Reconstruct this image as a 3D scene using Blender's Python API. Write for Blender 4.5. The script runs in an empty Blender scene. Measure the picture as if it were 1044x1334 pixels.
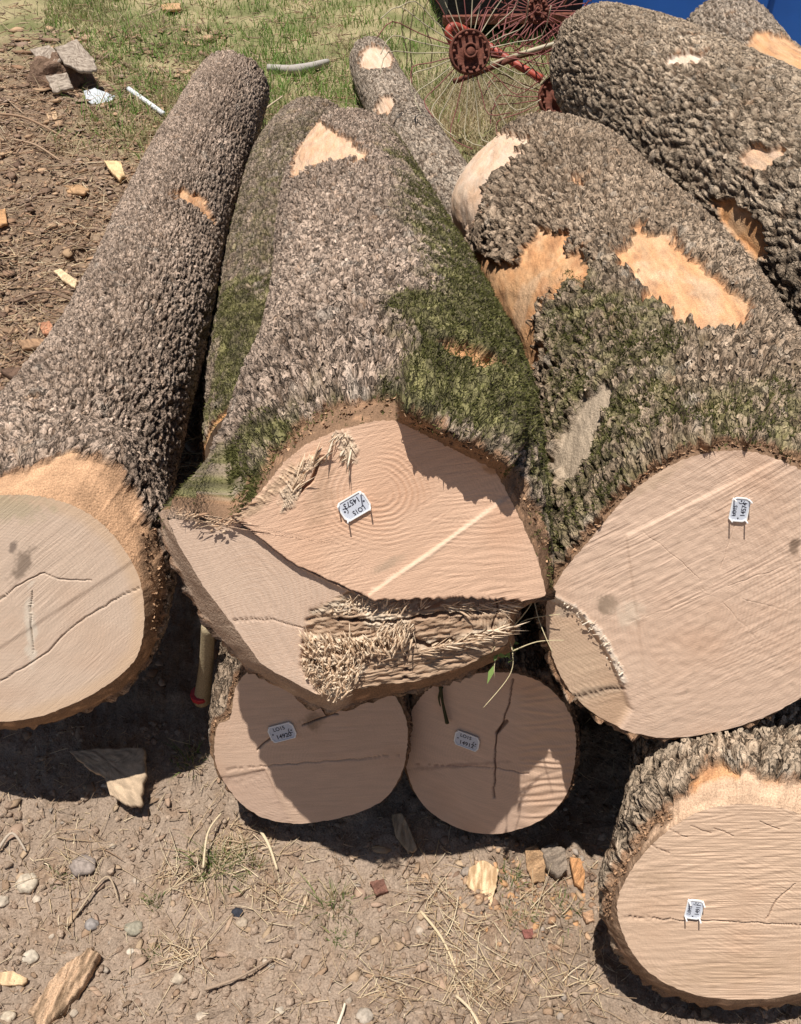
import bpy, math, random
import numpy as np
from mathutils import Vector, Matrix

random.seed(7)
rng = np.random.default_rng(11)
C = bpy.context.scene.collection
sc = bpy.context.scene

# ------------------------------------------------------------------ camera
CAM_H, PITCH, FPX = 1.5, math.radians(42.0), 1150.0
cam_d = bpy.data.cameras.new('camera')
cam = bpy.data.objects.new('camera', cam_d)
C.objects.link(cam)
cam.location = (0, 0, CAM_H)
cam.rotation_euler = (math.radians(90) - PITCH, 0, 0)
cam_d.sensor_fit = 'VERTICAL'
cam_d.sensor_height = 24
cam_d.lens = 24 * FPX / 1334.0
cam_d.clip_start = 0.05
cam_d.clip_end = 500
sc.camera = cam

# ------------------------------------------------------------------ light
SUN_EL, SUN_AZ = math.radians(82.4), math.radians(247)   # azimuth of the sun, clockwise from +y
w = bpy.data.worlds.new('World')
sc.world = w
w.use_nodes = True
nt = w.node_tree
nt.nodes.clear()
sky = nt.nodes.new('ShaderNodeTexSky')
sky.sky_type = 'NISHITA'
sky.sun_disc = False
sky.sun_elevation = SUN_EL
sky.sun_rotation = SUN_AZ
bg = nt.nodes.new('ShaderNodeBackground')
bg.inputs[1].default_value = 0.043
wo = nt.nodes.new('ShaderNodeOutputWorld')
nt.links.new(sky.outputs[0], bg.inputs[0])
nt.links.new(bg.outputs[0], wo.inputs[0])
sl = bpy.data.lights.new('sun', 'SUN')
sl.energy = 4.9
sl.angle = math.radians(0.53)
sl.color = (1.0, 0.955, 0.89)
so = bpy.data.objects.new('sun', sl)
C.objects.link(so)
LDIR = Vector((math.sin(SUN_AZ) * math.cos(SUN_EL), math.cos(SUN_AZ) * math.cos(SUN_EL), math.sin(SUN_EL)))
so.rotation_euler = LDIR.to_track_quat('Z', 'Y').to_euler()
so.location = (0, 0, 8)
sc.view_settings.view_transform = 'Standard'
sc.view_settings.look = 'None'
sc.view_settings.gamma = 1
sc.view_settings.exposure = 0.28
sc.view_settings.use_curve_mapping = False

# ------------------------------------------------------------------ noise
_perm = rng.permutation(256).astype(np.int64)
_perm = np.concatenate([_perm, _perm, _perm])
_gr = rng.normal(size=(256, 3)); _gr /= np.linalg.norm(_gr, axis=1)[:, None]


def perlin(x, y, z=0.0):
    x, y, z = np.broadcast_arrays(np.asarray(x, float), np.asarray(y, float), np.asarray(z, float))
    xi, yi, zi = np.floor(x), np.floor(y), np.floor(z)
    xf, yf, zf = x - xi, y - yi, z - zi
    X, Y, Z = xi.astype(np.int64) & 255, yi.astype(np.int64) & 255, zi.astype(np.int64) & 255
    f = lambda t: t * t * t * (t * (t * 6 - 15) + 10)
    u, v, ww = f(xf), f(yf), f(zf)

    def g(a, b, c):
        h = _perm[_perm[_perm[X + a] + Y + b] + Z + c]
        q = _gr[h]
        return q[..., 0] * (xf - a) + q[..., 1] * (yf - b) + q[..., 2] * (zf - c)
    l = lambda a, b, t: a + (b - a) * t
    return 1.5 * l(l(l(g(0, 0, 0), g(1, 0, 0), u), l(g(0, 1, 0), g(1, 1, 0), u), v),
                   l(l(g(0, 0, 1), g(1, 0, 1), u), l(g(0, 1, 1), g(1, 1, 1), u), v), ww)


def fbm(x, y, z=0.0, o=4, gain=.5):
    s, a, n = 0, 1.0, 0
    for k in range(o):
        s = s + a * perlin(x * 2 ** k + 17.3 * k, y * 2 ** k - 9.1 * k, z)
        n += a; a *= gain
    return s / n


_hr = rng.random((4096, 4))


def worley(x, y, seed=0):
    """F1, F2, id-random (N,4), offset to the cell point"""
    xi, yi = np.floor(x).astype(np.int64), np.floor(y).astype(np.int64)
    f1 = np.full(x.shape, 9.0); f2 = np.full(x.shape, 9.0)
    bid = np.zeros(x.shape, np.int64); ox = np.zeros(x.shape); oy = np.zeros(x.shape)
    for a in (-1, 0, 1):
        for b in (-1, 0, 1):
            cx, cy = xi + a, yi + b
            h = (cx * 73856093 ^ cy * 19349663 ^ (seed * 83492791 + 12345)) & 4095
            px = cx + .1 + .8 * _hr[h, 0]; py = cy + .1 + .8 * _hr[h, 1]
            dx, dy = x - px, y - py
            d = np.sqrt(dx * dx + dy * dy)
            m = d < f1
            f2 = np.where(m, f1, np.minimum(f2, d))
            f1 = np.where(m, d, f1); bid = np.where(m, h, bid)
            ox = np.where(m, dx, ox); oy = np.where(m, dy, oy)
    return f1, f2, _hr[(bid * 7 + 3) & 4095], ox, oy


def sstep(a, b, x):
    t = np.clip((x - a) / (b - a), 0, 1)
    return t * t * (3 - 2 * t)


def mix(a, b, t):
    t = np.asarray(t)[..., None] if np.ndim(a) or np.ndim(b) else t
    return np.asarray(a) * (1 - t) + np.asarray(b) * t


# ------------------------------------------------------------------ pixels of the 1044 x 1334 photograph -> rays
CP = np.array((0, 0, CAM_H))
FW = np.array((0, math.cos(PITCH), -math.sin(PITCH)))
UP = np.array((0, math.sin(PITCH), math.cos(PITCH)))
RT = np.array((1.0, 0, 0))


def ray(px, py):
    px, py = np.asarray(px, float), np.asarray(py, float)
    return FW + ((px - 522) / FPX)[..., None] * RT - ((py - 667) / FPX)[..., None] * UP


def at_z(px, py, z):
    d = ray(px, py)
    return CP + d * ((z - CAM_H) / d[..., 2])[..., None]


def at_plane(px, py, o, n):
    d = ray(px, py)
    return CP + d * (np.dot(o - CP, n) / (d @ n))[..., None]


def to_px(P):
    q = P - CP
    dz = np.maximum(q @ FW, 1e-3)
    return 522 + FPX * (q @ RT) / dz, 667 - FPX * (q @ UP) / dz


def poly_sdf(x, y, poly):
    """signed distance in pixels, negative inside"""
    p = np.asarray(poly, float); n = len(p)
    d = np.full(x.shape, 1e9); ins = np.zeros(x.shape, bool)
    for i in range(n):
        a, b = p[i], p[(i + 1) % n]
        ex, ey = b - a
        t = np.clip(((x - a[0]) * ex + (y - a[1]) * ey) / max(ex * ex + ey * ey, 1e-9), 0, 1)
        d = np.minimum(d, np.hypot(x - a[0] - t * ex, y - a[1] - t * ey))
        c = (a[1] > y) != (b[1] > y)
        xx = a[0] + (y - a[1]) / (ey if abs(ey) > 1e-9 else 1e-9) * ex
        ins ^= c & (x < xx)
    return np.where(ins, -d, d)


def line_dist(x, y, pts):
    d = np.full(x.shape, 1e9)
    for a, b in zip(pts[:-1], pts[1:]):
        a, b = np.array(a, float), np.array(b, float)
        e = b - a
        t = np.clip(((x - a[0]) * e[0] + (y - a[1]) * e[1]) / max(e @ e, 1e-9), 0, 1)
        d = np.minimum(d, np.hypot(x - a[0] - t * e[0], y - a[1] - t * e[1]))
    return d


# ------------------------------------------------------------------ materials
MATS = {}


def mat(name, rough=.85, bump=.0, bscale=200., col=None, fine=.18, fscale=350., spec=.25, trans=0., metallic=0.):
    if name in MATS: return MATS[name]
    m = bpy.data.materials.new(name); m.use_nodes = True
    t = m.node_tree; n = t.nodes; l = t.links
    b = n['Principled BSDF']
    b.inputs['Roughness'].default_value = rough
    b.inputs['Specular IOR Level'].default_value = spec
    b.inputs['Metallic'].default_value = metallic
    tc = n.new('ShaderNodeNewGeometry')
    if col is None:
        a = n.new('ShaderNodeAttribute'); a.attribute_name = 'Col'; src = a.outputs['Color']
    else:
        a = n.new('ShaderNodeRGB'); a.outputs[0].default_value = (*col, 1); src = a.outputs[0]
    nz = n.new('ShaderNodeTexNoise'); nz.inputs['Scale'].default_value = fscale
    nz.inputs['Detail'].default_value = 3
    l.new(tc.outputs['Position'], nz.inputs['Vector'])
    mr = n.new('ShaderNodeMapRange')
    mr.inputs['From Min'].default_value = .3; mr.inputs['From Max'].default_value = .7
    mr.inputs['To Min'].default_value = 1 - fine; mr.inputs['To Max'].default_value = 1 + fine
    l.new(nz.outputs['Fac'], mr.inputs['Value'])
    mx = n.new('ShaderNodeMix'); mx.data_type = 'RGBA'; mx.blend_type = 'MULTIPLY'
    mx.inputs['Factor'].default_value = 1
    l.new(src, mx.inputs[6]); l.new(mr.outputs[0], mx.inputs[7])
    l.new(mx.outputs[2], b.inputs['Base Color'])
    if bump > 0:
        n2 = n.new('ShaderNodeTexNoise'); n2.inputs['Scale'].default_value = bscale; n2.inputs['Detail'].default_value = 4
        l.new(tc.outputs['Position'], n2.inputs['Vector'])
        bp = n.new('ShaderNodeBump'); bp.inputs['Strength'].default_value = 1
        bp.inputs['Distance'].default_value = bump
        l.new(n2.outputs['Fac'], bp.inputs['Height']); l.new(bp.outputs[0], b.inputs['Normal'])
    if trans > 0:
        tr = n.new('ShaderNodeBsdfTranslucent'); l.new(mx.outputs[2], tr.inputs[0])
        ms = n.new('ShaderNodeMixShader'); ms.inputs[0].default_value = trans
        l.new(b.outputs[0], ms.inputs[1]); l.new(tr.outputs[0], ms.inputs[2])
        l.new(ms.outputs[0], n['Material Output'].inputs['Surface'])
    MATS[name] = m
    return m


M_BARK = mat('bark', .92, .0022, 260., fine=.28, fscale=420., spec=.12)
M_WOOD = mat('cut_wood', .72, .0004, 500., fine=.05, fscale=500., spec=.2)


def add_grain(m):
    t = m.node_tree; n = t.nodes; l = t.links; b = n['Principled BSDF']
    a = n.new('ShaderNodeAttribute'); a.attribute_name = 'Gr'
    mp = n.new('ShaderNodeMapping'); mp.inputs['Scale'].default_value = (16, 700, 1)
    nz = n.new('ShaderNodeTexNoise'); nz.inputs['Scale'].default_value = 1; nz.inputs['Detail'].default_value = 4
    nz.inputs['Roughness'].default_value = .6
    l.new(a.outputs['Vector'], mp.inputs[0]); l.new(mp.outputs[0], nz.inputs['Vector'])
    bp = n.new('ShaderNodeBump'); bp.inputs['Distance'].default_value = .0006; bp.inputs['Strength'].default_value = 1
    old = b.inputs['Normal'].links[0].from_socket
    l.new(old, bp.inputs['Normal']); l.new(nz.outputs['Fac'], bp.inputs['Height']); l.new(bp.outputs[0], b.inputs['Normal'])
    old = b.inputs['Base Color'].links[0].from_socket
    mr = n.new('ShaderNodeMapRange'); mr.inputs['From Min'].default_value = .3; mr.inputs['From Max'].default_value = .7
    mr.inputs['To Min'].default_value = .93; mr.inputs['To Max'].default_value = 1.05
    l.new(nz.outputs['Fac'], mr.inputs['Value'])
    mx = n.new('ShaderNodeMix'); mx.data_type = 'RGBA'; mx.blend_type = 'MULTIPLY'; mx.inputs['Factor'].default_value = 1
    l.new(old, mx.inputs[6]); l.new(mr.outputs[0], mx.inputs[7]); l.new(mx.outputs[2], b.inputs['Base Color'])


add_grain(M_WOOD)
M_DIRT = mat('dirt', .97, .008, 75., fine=.30, fscale=300., spec=.08)
M_LITTER = mat('litter', .85, .0006, 500., fine=.15, fscale=600., spec=.2)
M_GRASS = mat('grass_blade', .6, 0, fine=.1, fscale=90., spec=.25, trans=.35)
M_MOSS = mat('moss', .95, 0, fine=.2, fscale=200., spec=.05, trans=.2)
M_STONE = mat('stone', .9, .0012, 160., fine=.3, fscale=140., spec=.15)
M_PLAIN = mat('painted', .55, .0004, 300., fine=.12, fscale=60., spec=.4)


def add_bark(m):
    t = m.node_tree; n = t.nodes; l = t.links; b = n['Principled BSDF']
    a = n.new('ShaderNodeAttribute'); a.attribute_name = 'Gr'
    sp = n.new('ShaderNodeSeparateXYZ'); l.new(a.outputs['Vector'], sp.inputs[0])
    cb = n.new('ShaderNodeCombineXYZ'); l.new(sp.outputs[0], cb.inputs[0]); l.new(sp.outputs[1], cb.inputs[1])
    nz = n.new('ShaderNodeTexNoise'); nz.inputs['Scale'].default_value = 2.6; nz.inputs['Detail'].default_value = 3
    l.new(cb.outputs[0], nz.inputs['Vector'])
    sb = n.new('ShaderNodeVectorMath'); sb.operation = 'SUBTRACT'; sb.inputs[1].default_value = (.5, .5, .5)
    l.new(nz.outputs['Color'], sb.inputs[0])
    sc_ = n.new('ShaderNodeVectorMath'); sc_.operation = 'SCALE'; sc_.inputs['Scale'].default_value = 1.5; l.new(sb.outputs[0], sc_.inputs[0])
    ad = n.new('ShaderNodeVectorMath'); l.new(cb.outputs[0], ad.inputs[0]); l.new(sc_.outputs[0], ad.inputs[1])

    def vor(feat, scale):
        v = n.new('ShaderNodeTexVoronoi'); v.feature = feat; v.inputs['Scale'].default_value = scale
        v.voronoi_dimensions = '2D'; l.new(ad.outputs[0], v.inputs['Vector']); return v

    def rng_(src, f0, f1, t0, t1):
        r = n.new('ShaderNodeMapRange'); l.new(src, r.inputs['Value'])
        for k, q in (('From Min', f0), ('From Max', f1), ('To Min', t0), ('To Max', t1)): r.inputs[k].default_value = q
        return r.outputs[0]

    def mth(op, x, y):
        r = n.new('ShaderNodeMath'); r.operation = op
        for i, q in enumerate((x, y)):
            if isinstance(q, (int, float)): r.inputs[i].default_value = q
            else: l.new(q, r.inputs[i])
        return r.outputs[0]
    e1 = vor('DISTANCE_TO_EDGE', .95); e2 = vor('DISTANCE_TO_EDGE', 2.1)
    c1 = vor('F1', .95); c2 = vor('F1', 2.1)
    s1 = n.new('ShaderNodeSeparateColor'); l.new(c1.outputs['Color'], s1.inputs[0])
    s2 = n.new('ShaderNodeSeparateColor'); l.new(c2.outputs['Color'], s2.inputs[0])
    crk1 = rng_(e1.outputs['Distance'], 0, .10, 0, 1); crk2 = rng_(e2.outputs['Distance'], 0, .12, 0, 1)
    # height: plates, flakes of random level, cracks
    h = mth('ADD', mth('MULTIPLY', crk1, .9), mth('MULTIPLY', crk2, .30))
    h = mth('ADD', h, mth('MULTIPLY', s1.outputs[0], .55)); h = mth('ADD', h, mth('MULTIPLY', s2.outputs[0], .50))
    h = mth('ADD', h, mth('MULTIPLY', nz.outputs['Fac'], 1.2))
    h = mth('MULTIPLY', h, sp.outputs[2])
    bp = n.new('ShaderNodeBump'); bp.inputs['Distance'].default_value = .0042; bp.inputs['Strength'].default_value = 1
    old = b.inputs['Normal'].links[0].from_socket
    l.new(old, bp.inputs['Normal']); l.new(h, bp.inputs['Height']); l.new(bp.outputs[0], b.inputs['Normal'])
    k = mth('MULTIPLY', rng_(crk1, 0, 1, .38, 1), rng_(crk2, 0, 1, .62, 1))  # cracks darkened in colour: darker bark plus painted crevice shadow
    k = mth('MULTIPLY', k, rng_(s1.outputs[1], 0, 1, .90, 1.18)); k = mth('MULTIPLY', k, rng_(s2.outputs[1], 0, 1, .88, 1.20))
    k = mth('ADD', 1, mth('MULTIPLY', mth('SUBTRACT', k, 1), sp.outputs[2]))
    old = b.inputs['Base Color'].links[0].from_socket
    mx = n.new('ShaderNodeMix'); mx.data_type = 'RGBA'; mx.blend_type = 'MULTIPLY'; mx.inputs['Factor'].default_value = 1
    l.new(old, mx.inputs[6]); l.new(k, mx.inputs[7]); l.new(mx.outputs[2], b.inputs['Base Color'])


add_bark(M_BARK)


def quads(nu, nv, wrap_u=False):
    """grid of nv rows x nu columns, index = v*nu+u"""
    U = np.arange(nu if wrap_u else nu - 1); V = np.arange(nv - 1)
    u, v = np.meshgrid(U, V)
    u = u.ravel(); v = v.ravel(); u2 = (u + 1) % nu
    return np.stack([v * nu + u, v * nu + u2, (v + 1) * nu + u2, (v + 1) * nu + u], 1)


def mesh_np(name, verts, faces, col=None, m=None, parent=None, smooth=True, gr=None):
    verts = np.asarray(verts, np.float32); me = bpy.data.meshes.new(name)
    fl = [np.asarray(f, np.int32) for f in (faces if isinstance(faces, list) else [faces])]
    nl = sum(f.size for f in fl); nf = sum(len(f) for f in fl)
    me.vertices.add(len(verts)); me.vertices.foreach_set('co', verts.ravel())
    me.loops.add(nl); me.polygons.add(nf)
    me.loops.foreach_set('vertex_index', np.concatenate([f.ravel() for f in fl]))
    tot = np.concatenate([np.full(len(f), f.shape[1], np.int32) for f in fl])
    st = np.concatenate([[0], np.cumsum(tot)[:-1]]).astype(np.int32)
    me.polygons.foreach_set('loop_start', st)
    try: me.polygons.foreach_set('loop_total', tot)
    except Exception: pass
    if smooth: me.polygons.foreach_set('use_smooth', np.ones(nf, bool))
    me.update(calc_edges=True)
    if col is not None:
        col = np.asarray(col, float)
        if col.ndim == 1: col = np.tile(col, (len(verts), 1))
        a = me.color_attributes.new('Col', 'FLOAT_COLOR', 'POINT')
        a.data.foreach_set('color', np.concatenate([np.clip(col, 0.004, 1), np.ones((len(verts), 1))], 1).astype(np.float32).ravel())
    if gr is not None:
        a = me.attributes.new('Gr', 'FLOAT_VECTOR', 'POINT')
        a.data.foreach_set('vector', np.asarray(gr, np.float32).ravel())
    if m: me.materials.append(m)
    o = bpy.data.objects.new(name, me)
    C.objects.link(o)
    if parent is not None: o.parent = parent
    return o


def thing(name, label, cat, group=None, loc=(0, 0, 0)):
    o = bpy.data.objects.new(name, None); C.objects.link(o)
    o.location = loc; o.empty_display_size = .1
    o['label'] = label; o['category'] = cat
    if group: o['group'] = group
    return o


def tag(o, label, cat, group=None):
    o['label'] = label; o['category'] = cat
    if group: o['group'] = group
    return o


def local(o, P):
    return np.asarray(P) - np.array(o.location)


# ------------------------------------------------------------------ ground
def gh0(x, y):
    h = .030 * perlin(x * 1.1, y * 1.1, 3.1) + .018 * perlin(x * 3.1, y * 3.1, 8.2)
    h = h - .05 * np.exp(-((y - .80) / .22) ** 2) * sstep(.9, .3, np.abs(x + .05) - .2)
    h = h + .05 * sstep(-1.1, -2.2, x) * sstep(1.0, 2.5, y)
    h = h - .09 * sstep(1.5, .75, y)
    return h


def near_w(y):
    return 1.0 + .75 * np.maximum(y, 0)


def zone_litter(x, y):   # churned bark litter, left side
    return sstep(-.75, -1.05, x + .15 * perlin(x * 2, y * 2, 1) - .12 * (y - 2.2)) * sstep(1.0, 1.5, y + .2 * perlin(x * 3, y * 3, 5))


def zone_grass(x, y):
    g = sstep(3.7, 4.9, y + .7 * perlin(x * 1.3, y * 1.3, 11) + 1.0 * np.clip(x + 1.1, -2.5, .5))
    return g


def gh(x, y, fine=True):
    h = gh0(x, y)
    f1, f2, r, ox, oy = worley(x * 9 + perlin(x * 6, y * 6), y * 9 + perlin(x * 6, y * 6, 4), 3)
    h = h + .016 * (r[..., 0] > .45) * r[..., 1] * sstep(.5, .1, f1)
    f1, f2, r, ox, oy = worley(x * 28 + 1.2 * perlin(x * 14, y * 14), y * 28, 5)
    h = h + .0120 * r[..., 1] ** 2 * sstep(.55, .05, f1)
    zl = zone_litter(x, y)
    h = h + zl * .05 * fbm(x * 7, y * 7, 2.2, 4, .65)
    h = h + .016 * fbm(x * 10, y * 10, 7.7, 5, .62) * (1 - .3 * zl)
    if fine:
        h = h + .0075 * fbm(x * 60, y * 60, 1.7, 3, .7)
    return h


def build_ground():
    nu, nv = 480, 430
    t = np.linspace(0, 1, nv)
    Y = -.1 + 8.6 * (np.exp(2.35 * t) - 1) / (np.exp(2.35) - 1)
    Y = np.concatenate([[-60, -15, -3, -.8], Y, [9.5, 12, 18, 30, 60, 120]])
    s = np.linspace(-1, 1, nu)
    s = np.concatenate([[-80, -20, -5, -2, -1.3], s, [1.3, 2, 5, 20, 80]])
    S, YY = np.meshgrid(s, Y)
    X = S * (.62 + .52 * np.clip(YY, 0, 9))
    Z = gh(X, YY)
    far = sstep(9, 14, np.hypot(X, YY))
    Z = Z * (1 - far)
    # colour of the soil
    x, y = X, YY
    n1 = fbm(x * 2.2, y * 2.2, 1.1, 4); n2 = fbm(x * 14, y * 14, 6.1, 3); n3 = perlin(x * 60, y * 60, 2)
    base = mix((.225, .168, .124), (.310, .235, .178), sstep(-.4, .4, n1))
    base = mix(base, (.235, .160, .108), .85 * sstep(-.05, .4, n2))
    base = mix(base, (.40, .31, .235), .5 * sstep(.25, .6, n3))
    zl = zone_litter(x, y)
    lit = mix((.17, .115, .078), (.30, .215, .145), sstep(-.3, .4, fbm(x * 9, y * 9, 4, 3)))
    base = mix(base, lit, zl * .9)
    zg = zone_grass(x, y)
    gr = mix((.17, .17, .075), (.36, .30, .17), sstep(-.35, .35, fbm(x * 2.5, y * 2.5, 9, 3)))
    base = mix(base, gr, zg)
    V = np.stack([X, YY, Z], -1).reshape(-1, 3)
    o = mesh_np('ground', V, quads(len(s), len(Y)), base.reshape(-1, 3), M_DIRT)
    o['kind'] = 'structure'
    return o


build_ground()


# ------------------------------------------------------------------ bark
def bark_field(u, v, kind, seed):
    """u round the trunk, v along it, metres. returns height 0..1 (1 = plate top), shade random 0..1, plate mask"""
    a, b, fw, ter, crs = {'scaly': (.0160, .0300, .15, .50, .70), 'ridged': (.0200, .0560, .20, .30, .45),
                          'rough': (.0190, .0420, .18, .42, .60), 'smooth': (.020, .045, .18, .3, .3)}[kind]
    wu = u + .006 * perlin(u * 34, v * 22, seed) + .012 * perlin(u * 11, v * 7, seed + 5) + .0022 * perlin(u * 120, v * 90, seed + 6)
    wv = v + .010 * perlin(u * 34, v * 22, seed + 9) + .016 * perlin(u * 9, v * 6, seed + 7) + .003 * perlin(u * 120, v * 90, seed + 16)
    n1 = perlin(wu / a, wv / b, seed + .3)
    n2 = perlin(wu / (a * 1.35) + 31.7, wv / (b * 1.2) + 11.1, seed + 3.6)
    n3 = perlin(wu / (a * 1.1) + 7.7, wv / (b * .55) + 5.1, seed + 8.4)
    e = np.minimum(np.abs(n1), np.abs(n2) * 1.15)
    e2 = np.minimum(e, np.abs(n3) * 1.2 + (1 - crs) * .25)
    plate = sstep(.0, fw, e2)
    lay = fbm(wu * 75, wv * 48, seed + 12, 3) * 2.2 + 1.5 * n1
    q = lay * 1.6 + (wv * 40)
    saw_ = q - np.floor(q)                       # flaking layers: a slow rise, then a sharp step
    big = .5 + .5 * perlin(wu / (a * 3.2), wv / (b * 2.2), seed + 21)
    h = plate * (.50 + .30 * big + .30 * np.clip(np.abs(n1) * 1.3, 0, 1)) + ter * plate * (saw_ - .5) * .55
    h = h + .10 * perlin(u * 230, v * 180, seed + 3) + .06 * perlin(u * 120, v * 80, seed + 13)
    shade = .5 + .35 * perlin(wu / (a * .9), wv / (b * .8), seed + 41) + .30 * (saw_ - .5) + .25 * perlin(u * 160, v * 120, seed + 44)
    return h, np.clip(shade, 0, 1), plate, wu / a, wv / b


def catmull(P, n=12, closed=True):
    P = np.asarray(P, float); k = len(P); out = []
    for i in range(k if closed else k - 1):
        g = lambda j: P[j % k] if closed else P[min(max(j, 0), k - 1)]
        p0, p1, p2, p3 = g(i - 1), g(i), g(i + 1), g(i + 2)
        for t in np.linspace(0, 1, n, endpoint=False):
            out.append(.5 * ((2 * p1) + (-p0 + p2) * t + (2 * p0 - 5 * p1 + 4 * p2 - p3) * t * t + (-p0 + 3 * p1 - 3 * p2 + p3) * t ** 3))
    if not closed: out.append(P[-1])
    return np.array(out)


def radial(poly_uv, phi):
    """radius of a star-shaped outline about the origin at angles phi"""
    a = np.arctan2(poly_uv[:, 1], poly_uv[:, 0]); r = np.hypot(poly_uv[:, 0], poly_uv[:, 1])
    o = np.argsort(a); a, r = a[o], r[o]
    a = np.concatenate([a - 2 * np.pi, a, a + 2 * np.pi]); r = np.concatenate([r, r, r])
    return np.interp((phi + np.pi) % (2 * np.pi) - np.pi, a, r)


WOOD = np.array((.63, .46, .325)); ORANGE = np.array((.66, .36, .18)); INNER = np.array((.40, .20, .10))
BARKC = {'scaly': ((.165, .125, .100), (.385, .310, .262)), 'ridged': ((.150, .118, .088), (.330, .272, .215)),
         'rough': ((.135, .100, .072), (.345, .275, .215)), 'smooth': ((.24, .20, .165), (.34, .29, .245))}


def build_log(P):
    """P: description of one log; see the list below."""
    ident = P['seed']
    st = P['stations']                        # (px, py, z, r) from the near cut to the far end
    cen = np.array([at_z(a, b, z) for a, b, z, r in st]); rad = np.array([q[3] for q in st], float)
    if P.get('world'):
        cen = np.array([(a, b, z) for a, b, z, r in st], float)
    if P.get('extend'):                       # carry on past what the stations say, straight on
        d = cen[-1] - cen[-2]; d /= np.linalg.norm(d)
        cen = np.vstack([cen, cen[-1] + d * P['extend']]); rad = np.append(rad, rad[-1] * .97)
    sp = catmull(np.column_stack([cen, rad]), 16, False)
    L = np.concatenate([[0], np.cumsum(np.linalg.norm(np.diff(sp[:, :3], axis=0), axis=1))])
    Lt = L[-1]
    near_d = P.get('cell', .0042)
    # rows: denser near the camera
    rows = [0.]
    while rows[-1] < Lt:
        c = np.array([np.interp(rows[-1], L, sp[:, k]) for k in range(3)])
        dist = np.linalg.norm(c - CP)
        vis = P.get('hidden_after', 99)
        rows.append(rows[-1] + near_d * max(dist / 1.45, .8) * (1.25 if rows[-1] < vis else 8))
    s = np.array(rows); s[-1] = Lt
    delta = P.get('delta', .02)
    s = np.unique(np.concatenate([np.linspace(0, delta, 7), s[s > delta * 1.05]]))
    NP = P.get('nphi', 370)
    q = np.linspace(0, 1, NP, endpoint=False)
    # angles denser on the upper side: start at the bottom
    ph = 2 * np.pi * (q + .085 * np.sin(2 * np.pi * q) * -1) - np.pi / 2
    ph = 2 * np.pi * q - np.pi / 2 - 0.0 * q
    dens = np.interp(q, [0, .2, .3, .7, .8, 1], [.35, .8, 1.35, 1.35, .8, .35])
    cum = np.concatenate([[0], np.cumsum(1 / dens)])[:-1]; cum = cum / (np.sum(1 / dens))
    ph = 2 * np.pi * cum - np.pi / 2
    S, PH = np.meshgrid(s, ph, indexing='ij')
    Cx = np.stack([np.interp(s, L, sp[:, k]) for k in range(3)], 1)
    Rs = np.interp(s, L, sp[:, 3])
    T = np.gradient(Cx, s, axis=0); T /= np.linalg.norm(T, axis=1)[:, None]
    # smooth the tangents
    Xv = np.array((1., 0, 0))
    U0 = Xv - T * (T @ Xv)[:, None]; U0 /= np.linalg.norm(U0, axis=1)[:, None]
    V0 = np.cross(U0, T)
    tau, yaw = math.radians(P.get('tilt', 20)), math.radians(P.get('yaw', 0))
    cy, sy = math.cos(yaw), math.sin(yaw)
    Nf = np.array((sy * math.cos(tau), -cy * math.cos(tau), math.sin(tau)))
    Uf = np.array((cy, sy, 0.)); Vf = np.cross(Nf, Uf)
    wv = sstep(delta, P.get('blend', .38), s)[:, None]
    Us = Uf * (1 - wv) + U0 * wv; Vs = Vf * (1 - wv) + V0 * wv
    Us /= np.linalg.norm(Us, axis=1)[:, None]; Vs /= np.linalg.norm(Vs, axis=1)[:, None]
    fc = cen[0]

    def outline(poly, o):
        pts = catmull(poly, 10) if P.get('smooth_outline', True) else catmull(poly, 1)
        w3 = at_plane(pts[:, 0], pts[:, 1], o, Nf) - o
        if not P.get('smooth_outline', True):
            a = np.stack([w3 @ Uf, w3 @ Vf], 1); out = []
            for i in range(len(a)):
                for t in np.linspace(0, 1, 14, endpoint=False): out.append(a[i] * (1 - t) + a[(i + 1) % len(a)] * t)
            return np.array(out)
        return np.stack([w3 @ Uf, w3 @ Vf], 1)
    Rc = Rs[:, None] * np.ones_like(PH)
    if P.get('squash'): Rc = Rc * (1 + P['squash'] * np.cos(2 * (PH - P.get('squash_at', 0))))
    k = np.array((math.cos(ident), math.sin(ident)))
    Rc = Rc * (1 + P.get('lump', .035) * perlin(np.cos(PH) * 1.5 + ident, np.sin(PH) * 1.5, S * 2.3 + ident)
               + .012 * perlin(np.cos(PH) * 5 + ident, np.sin(PH) * 5, S * 9 + ident))
    if 'face' in P:
        FO = radial(outline(P['face'], fc), ph)
        back = fc + (np.interp(delta, L, sp[:, 0]) - sp[0, 0], np.interp(delta, L, sp[:, 1]) - sp[0, 1], np.interp(delta, L, sp[:, 2]) - sp[0, 2])
        RO = radial(outline(P['rim'], back), ph) if 'rim' in P else FO + P.get('flare', .006)
        RO = np.maximum(RO, FO + .003)
        jit = .0022 * perlin(ph * 30, ident) + .0018 * perlin(ph * 80, ident + 3)
        FO = FO + jit
    else:
        FO = Rc[0]; RO = Rc[np.searchsorted(s, delta)]
    ld = P.get('blend_r', .34)
    wr = sstep(delta, delta + ld, S)
    if P.get('fast_blend') is not None: wr = 1 - (1 - np.clip((S - delta) / ld, 0, 1)) ** P['fast_blend']
    R = RO[None, :] * (1 - wr) + Rc * wr
    inner = S < delta
    tt = np.clip(S / delta, 0, 1)
    R = np.where(inner, FO[None, :] + (RO - FO)[None, :] * tt ** P.get('ring_pow', .8), R)
    # axial offset: bark lips that overhang the cut
    lip = np.zeros_like(ph)
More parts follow.
